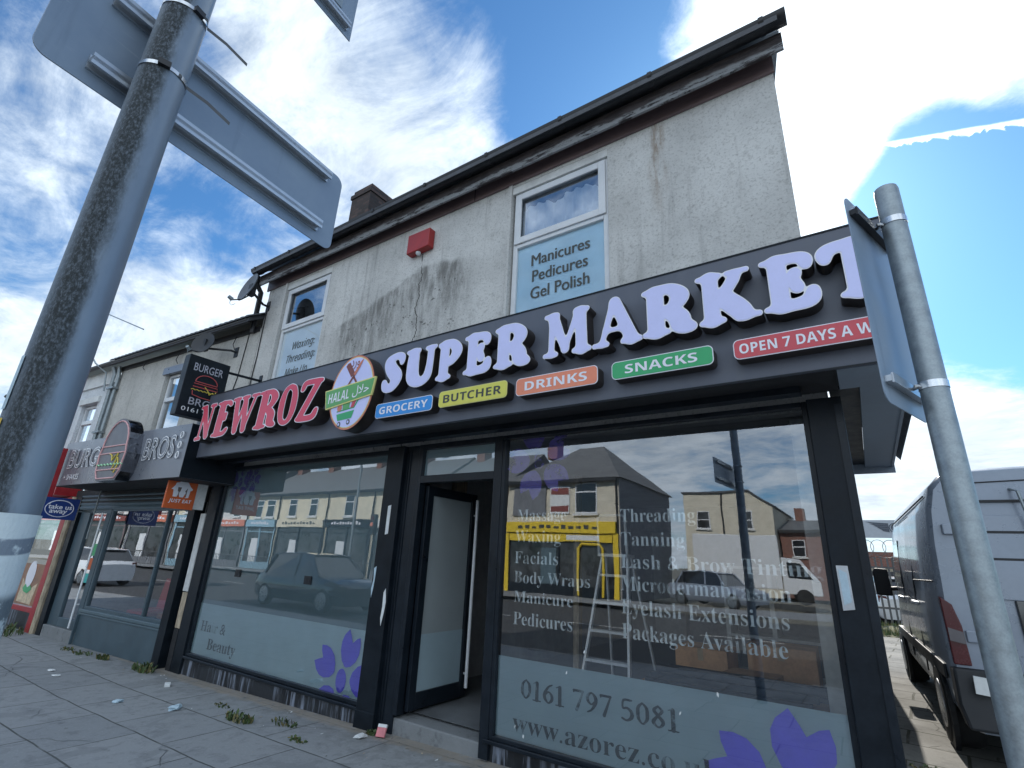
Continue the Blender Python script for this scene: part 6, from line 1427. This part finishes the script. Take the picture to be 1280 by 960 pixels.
MB().box(-16.3, -14.2, YF+.02, YF+.10, 3.85, 5.45).build('dark_board', grey_wall, ys_); MB().box(-13.9, -12.75, YF+.02, YF+.08, 3.95, 5.4).build('poster_board', paper_white, ys_)
MB().box(-13.85, -12.8, YF+.081, YF+.09, 4.95, 5.3).box(-13.85, -12.8, YF+.081, YF+.09, 4.05, 4.35).build('poster_print', ink_brown, ys_)
gb_ = thing('gabled_building', 'tall cream building with flat topped gable down the opposite side street', 'building', (-8, -33, 0))
MB().prism([(-11.4, -33, -.2), (-11.4, -33, 7.0), (-6.7, -33, 7.03), (-5.2, -33, 5.96), (-5.2, -33, -.2)], (0, -12, 0)).build('wall', buff_wall, gb_)
MB().prism([(-11.5, -32.85, 7.0), (-11.5, -32.85, 7.12), (-6.65, -32.85, 7.15), (-5.1, -32.85, 6.04), (-5.1, -32.85, 5.92), (-6.7, -32.85, 7.03)], (0, -12.2, 0)).build('roof', slate, gb_)
for a in (-10.5, -7.5):
    o = MB().box(a, a+.95, -32.998, -32.94, 4.35, 5.65).build('window', white_pvc, gb_); MB().box(a+.07, a+.88, -32.935, -32.93, 4.42, 4.95).box(a+.07, a+.88, -32.935, -32.93, 5.02, 5.58).build('pane', far_window, o); MB().box(a-.1, a+1.05, -32.99, -32.85, 4.24, 4.34).build('window_sill', white_paint, gb_)
MB().tube([(-8.6, -32.9, 0), (-8.6, -32.9, 7.0)], .06, 8).build('downpipe', gutter_mat, gb_)
house('low_terrace', 'low dark brick building receding behind the white truck opposite', -5.1, 3, -34.5, 4.4, red_brick, wins=((-4.4, -3.6, 2.6, 3.7), (-2.4, -1.6, 2.6, 3.7)), depth=14, ridge=1.2)
car('parked_suv', 'black car driving past, seen mirrored in the left window', car_black, (-14.7, -3.2, -.16), R(-90), 4.5, 1.84, 1.58)
car('small_car', 'white hatchback waiting by the kerb, mirrored in burger shop window', car_white, (-26.5, -3.6, -.2), R(90), 3.9, 1.7, 1.42)
car('silver_saloon', 'silver car turning at the junction, mirrored in right window', van_paint, (-6.1, -18.6, -.1), R(-70), 4.2)
tr = thing('box_truck', 'white box truck parked at the side street, mirrored in right window', 'truck', (-6.0, -25, -.1), R(-100)); M = ROOTM[tr.name]
MB().box(-1.1, 1.1, -2.6, 1.8, .75, 3.5).build('cargo_box', car_white, tr, M, bevel=.04); MB().prism([(-1.0, 1.85, .5), (-1.0, 3.6, .5), (-1.0, 3.6, 1.2), (-1.0, 2.8, 2.3), (-1.0, 1.85, 2.4)], (2.0, 0, 0)).build('cab', car_white, tr, M, bevel=.05)
MB().prism([(-1.012, 2.1, 1.35), (-1.012, 3.3, 1.3), (-1.012, 2.75, 2.1), (-1.012, 2.1, 2.15)], (2.024, 0, 0)).build('cab_window', car_black, tr, M)
for y in (-1.7, 2.8):
    for s_ in (-1, 1): MB().tube([(s_*.8, y, .4), (s_*1.06, y, .4)], .4, 20).build('wheel', tyre, tr, M, smooth=True)
for k, (x, y, lb) in enumerate(((-19.6, -9.5, 'left traffic light across the road, mirrored in left window'), (-16.9, -9.2, 'right traffic light across the road showing green, mirrored in left window'))):
    t_ = thing('traffic_light', lb, 'traffic light', (x, y, -.1), 0, 'traffic lights across the road')
    MB().tube([(x, y, -.2), (x, y, 3.3)], .05, 10).build('pole', black_paint, t_); MB().box(x-.16, x+.16, y-.02, y+.2, 2.35, 3.3).build('signal_head', black_matt, t_, bevel=.02)
    for j, m_ in enumerate((lamp_red, ring_orange, signal_green)):
        MB().tube([(x, y+.2, 3.12-.29*j), (x, y+.215, 3.12-.29*j)], .10, 16).build('signal_lens', m_ if (j == 2 and k == 1) or j < 2 else black_paint, t_)
gl = thing('guard_railing', 'grey pedestrian guard railing along the far kerb', 'railing', (-30, -13.1, 0))
MB().box(-44, -20, -13.12, -13.08, .92, .97).box(-44, -20, -13.12, -13.08, .10, .14).build('rail', fence_steel, gl)
rb0 = MB()
for k in range(160): rb0.box(-44+.15*k, -43.98+.15*k, -13.11, -13.09, .14, .92)
o = rb0.build('railing_bars', fence_steel, gl); o['kind'] = 'stuff'
tall = thing('street_light', 'slender grey street light across the road, mirrored in left window', 'lamp post', (-21.8, -10.0, -.1))
MB().tube([(-21.8, -10, -.2), (-21.8, -10, 8.2)], [.08, .05], 12).build('column', galv, tall, smooth=True); MB().tube([(-21.8, -10, 8.2), (-21.8, -8.8, 8.5)], .035, 8).box(-21.9, -21.7, -8.9, -8.3, 8.44, 8.54).build('lamp_head', galv, tall)
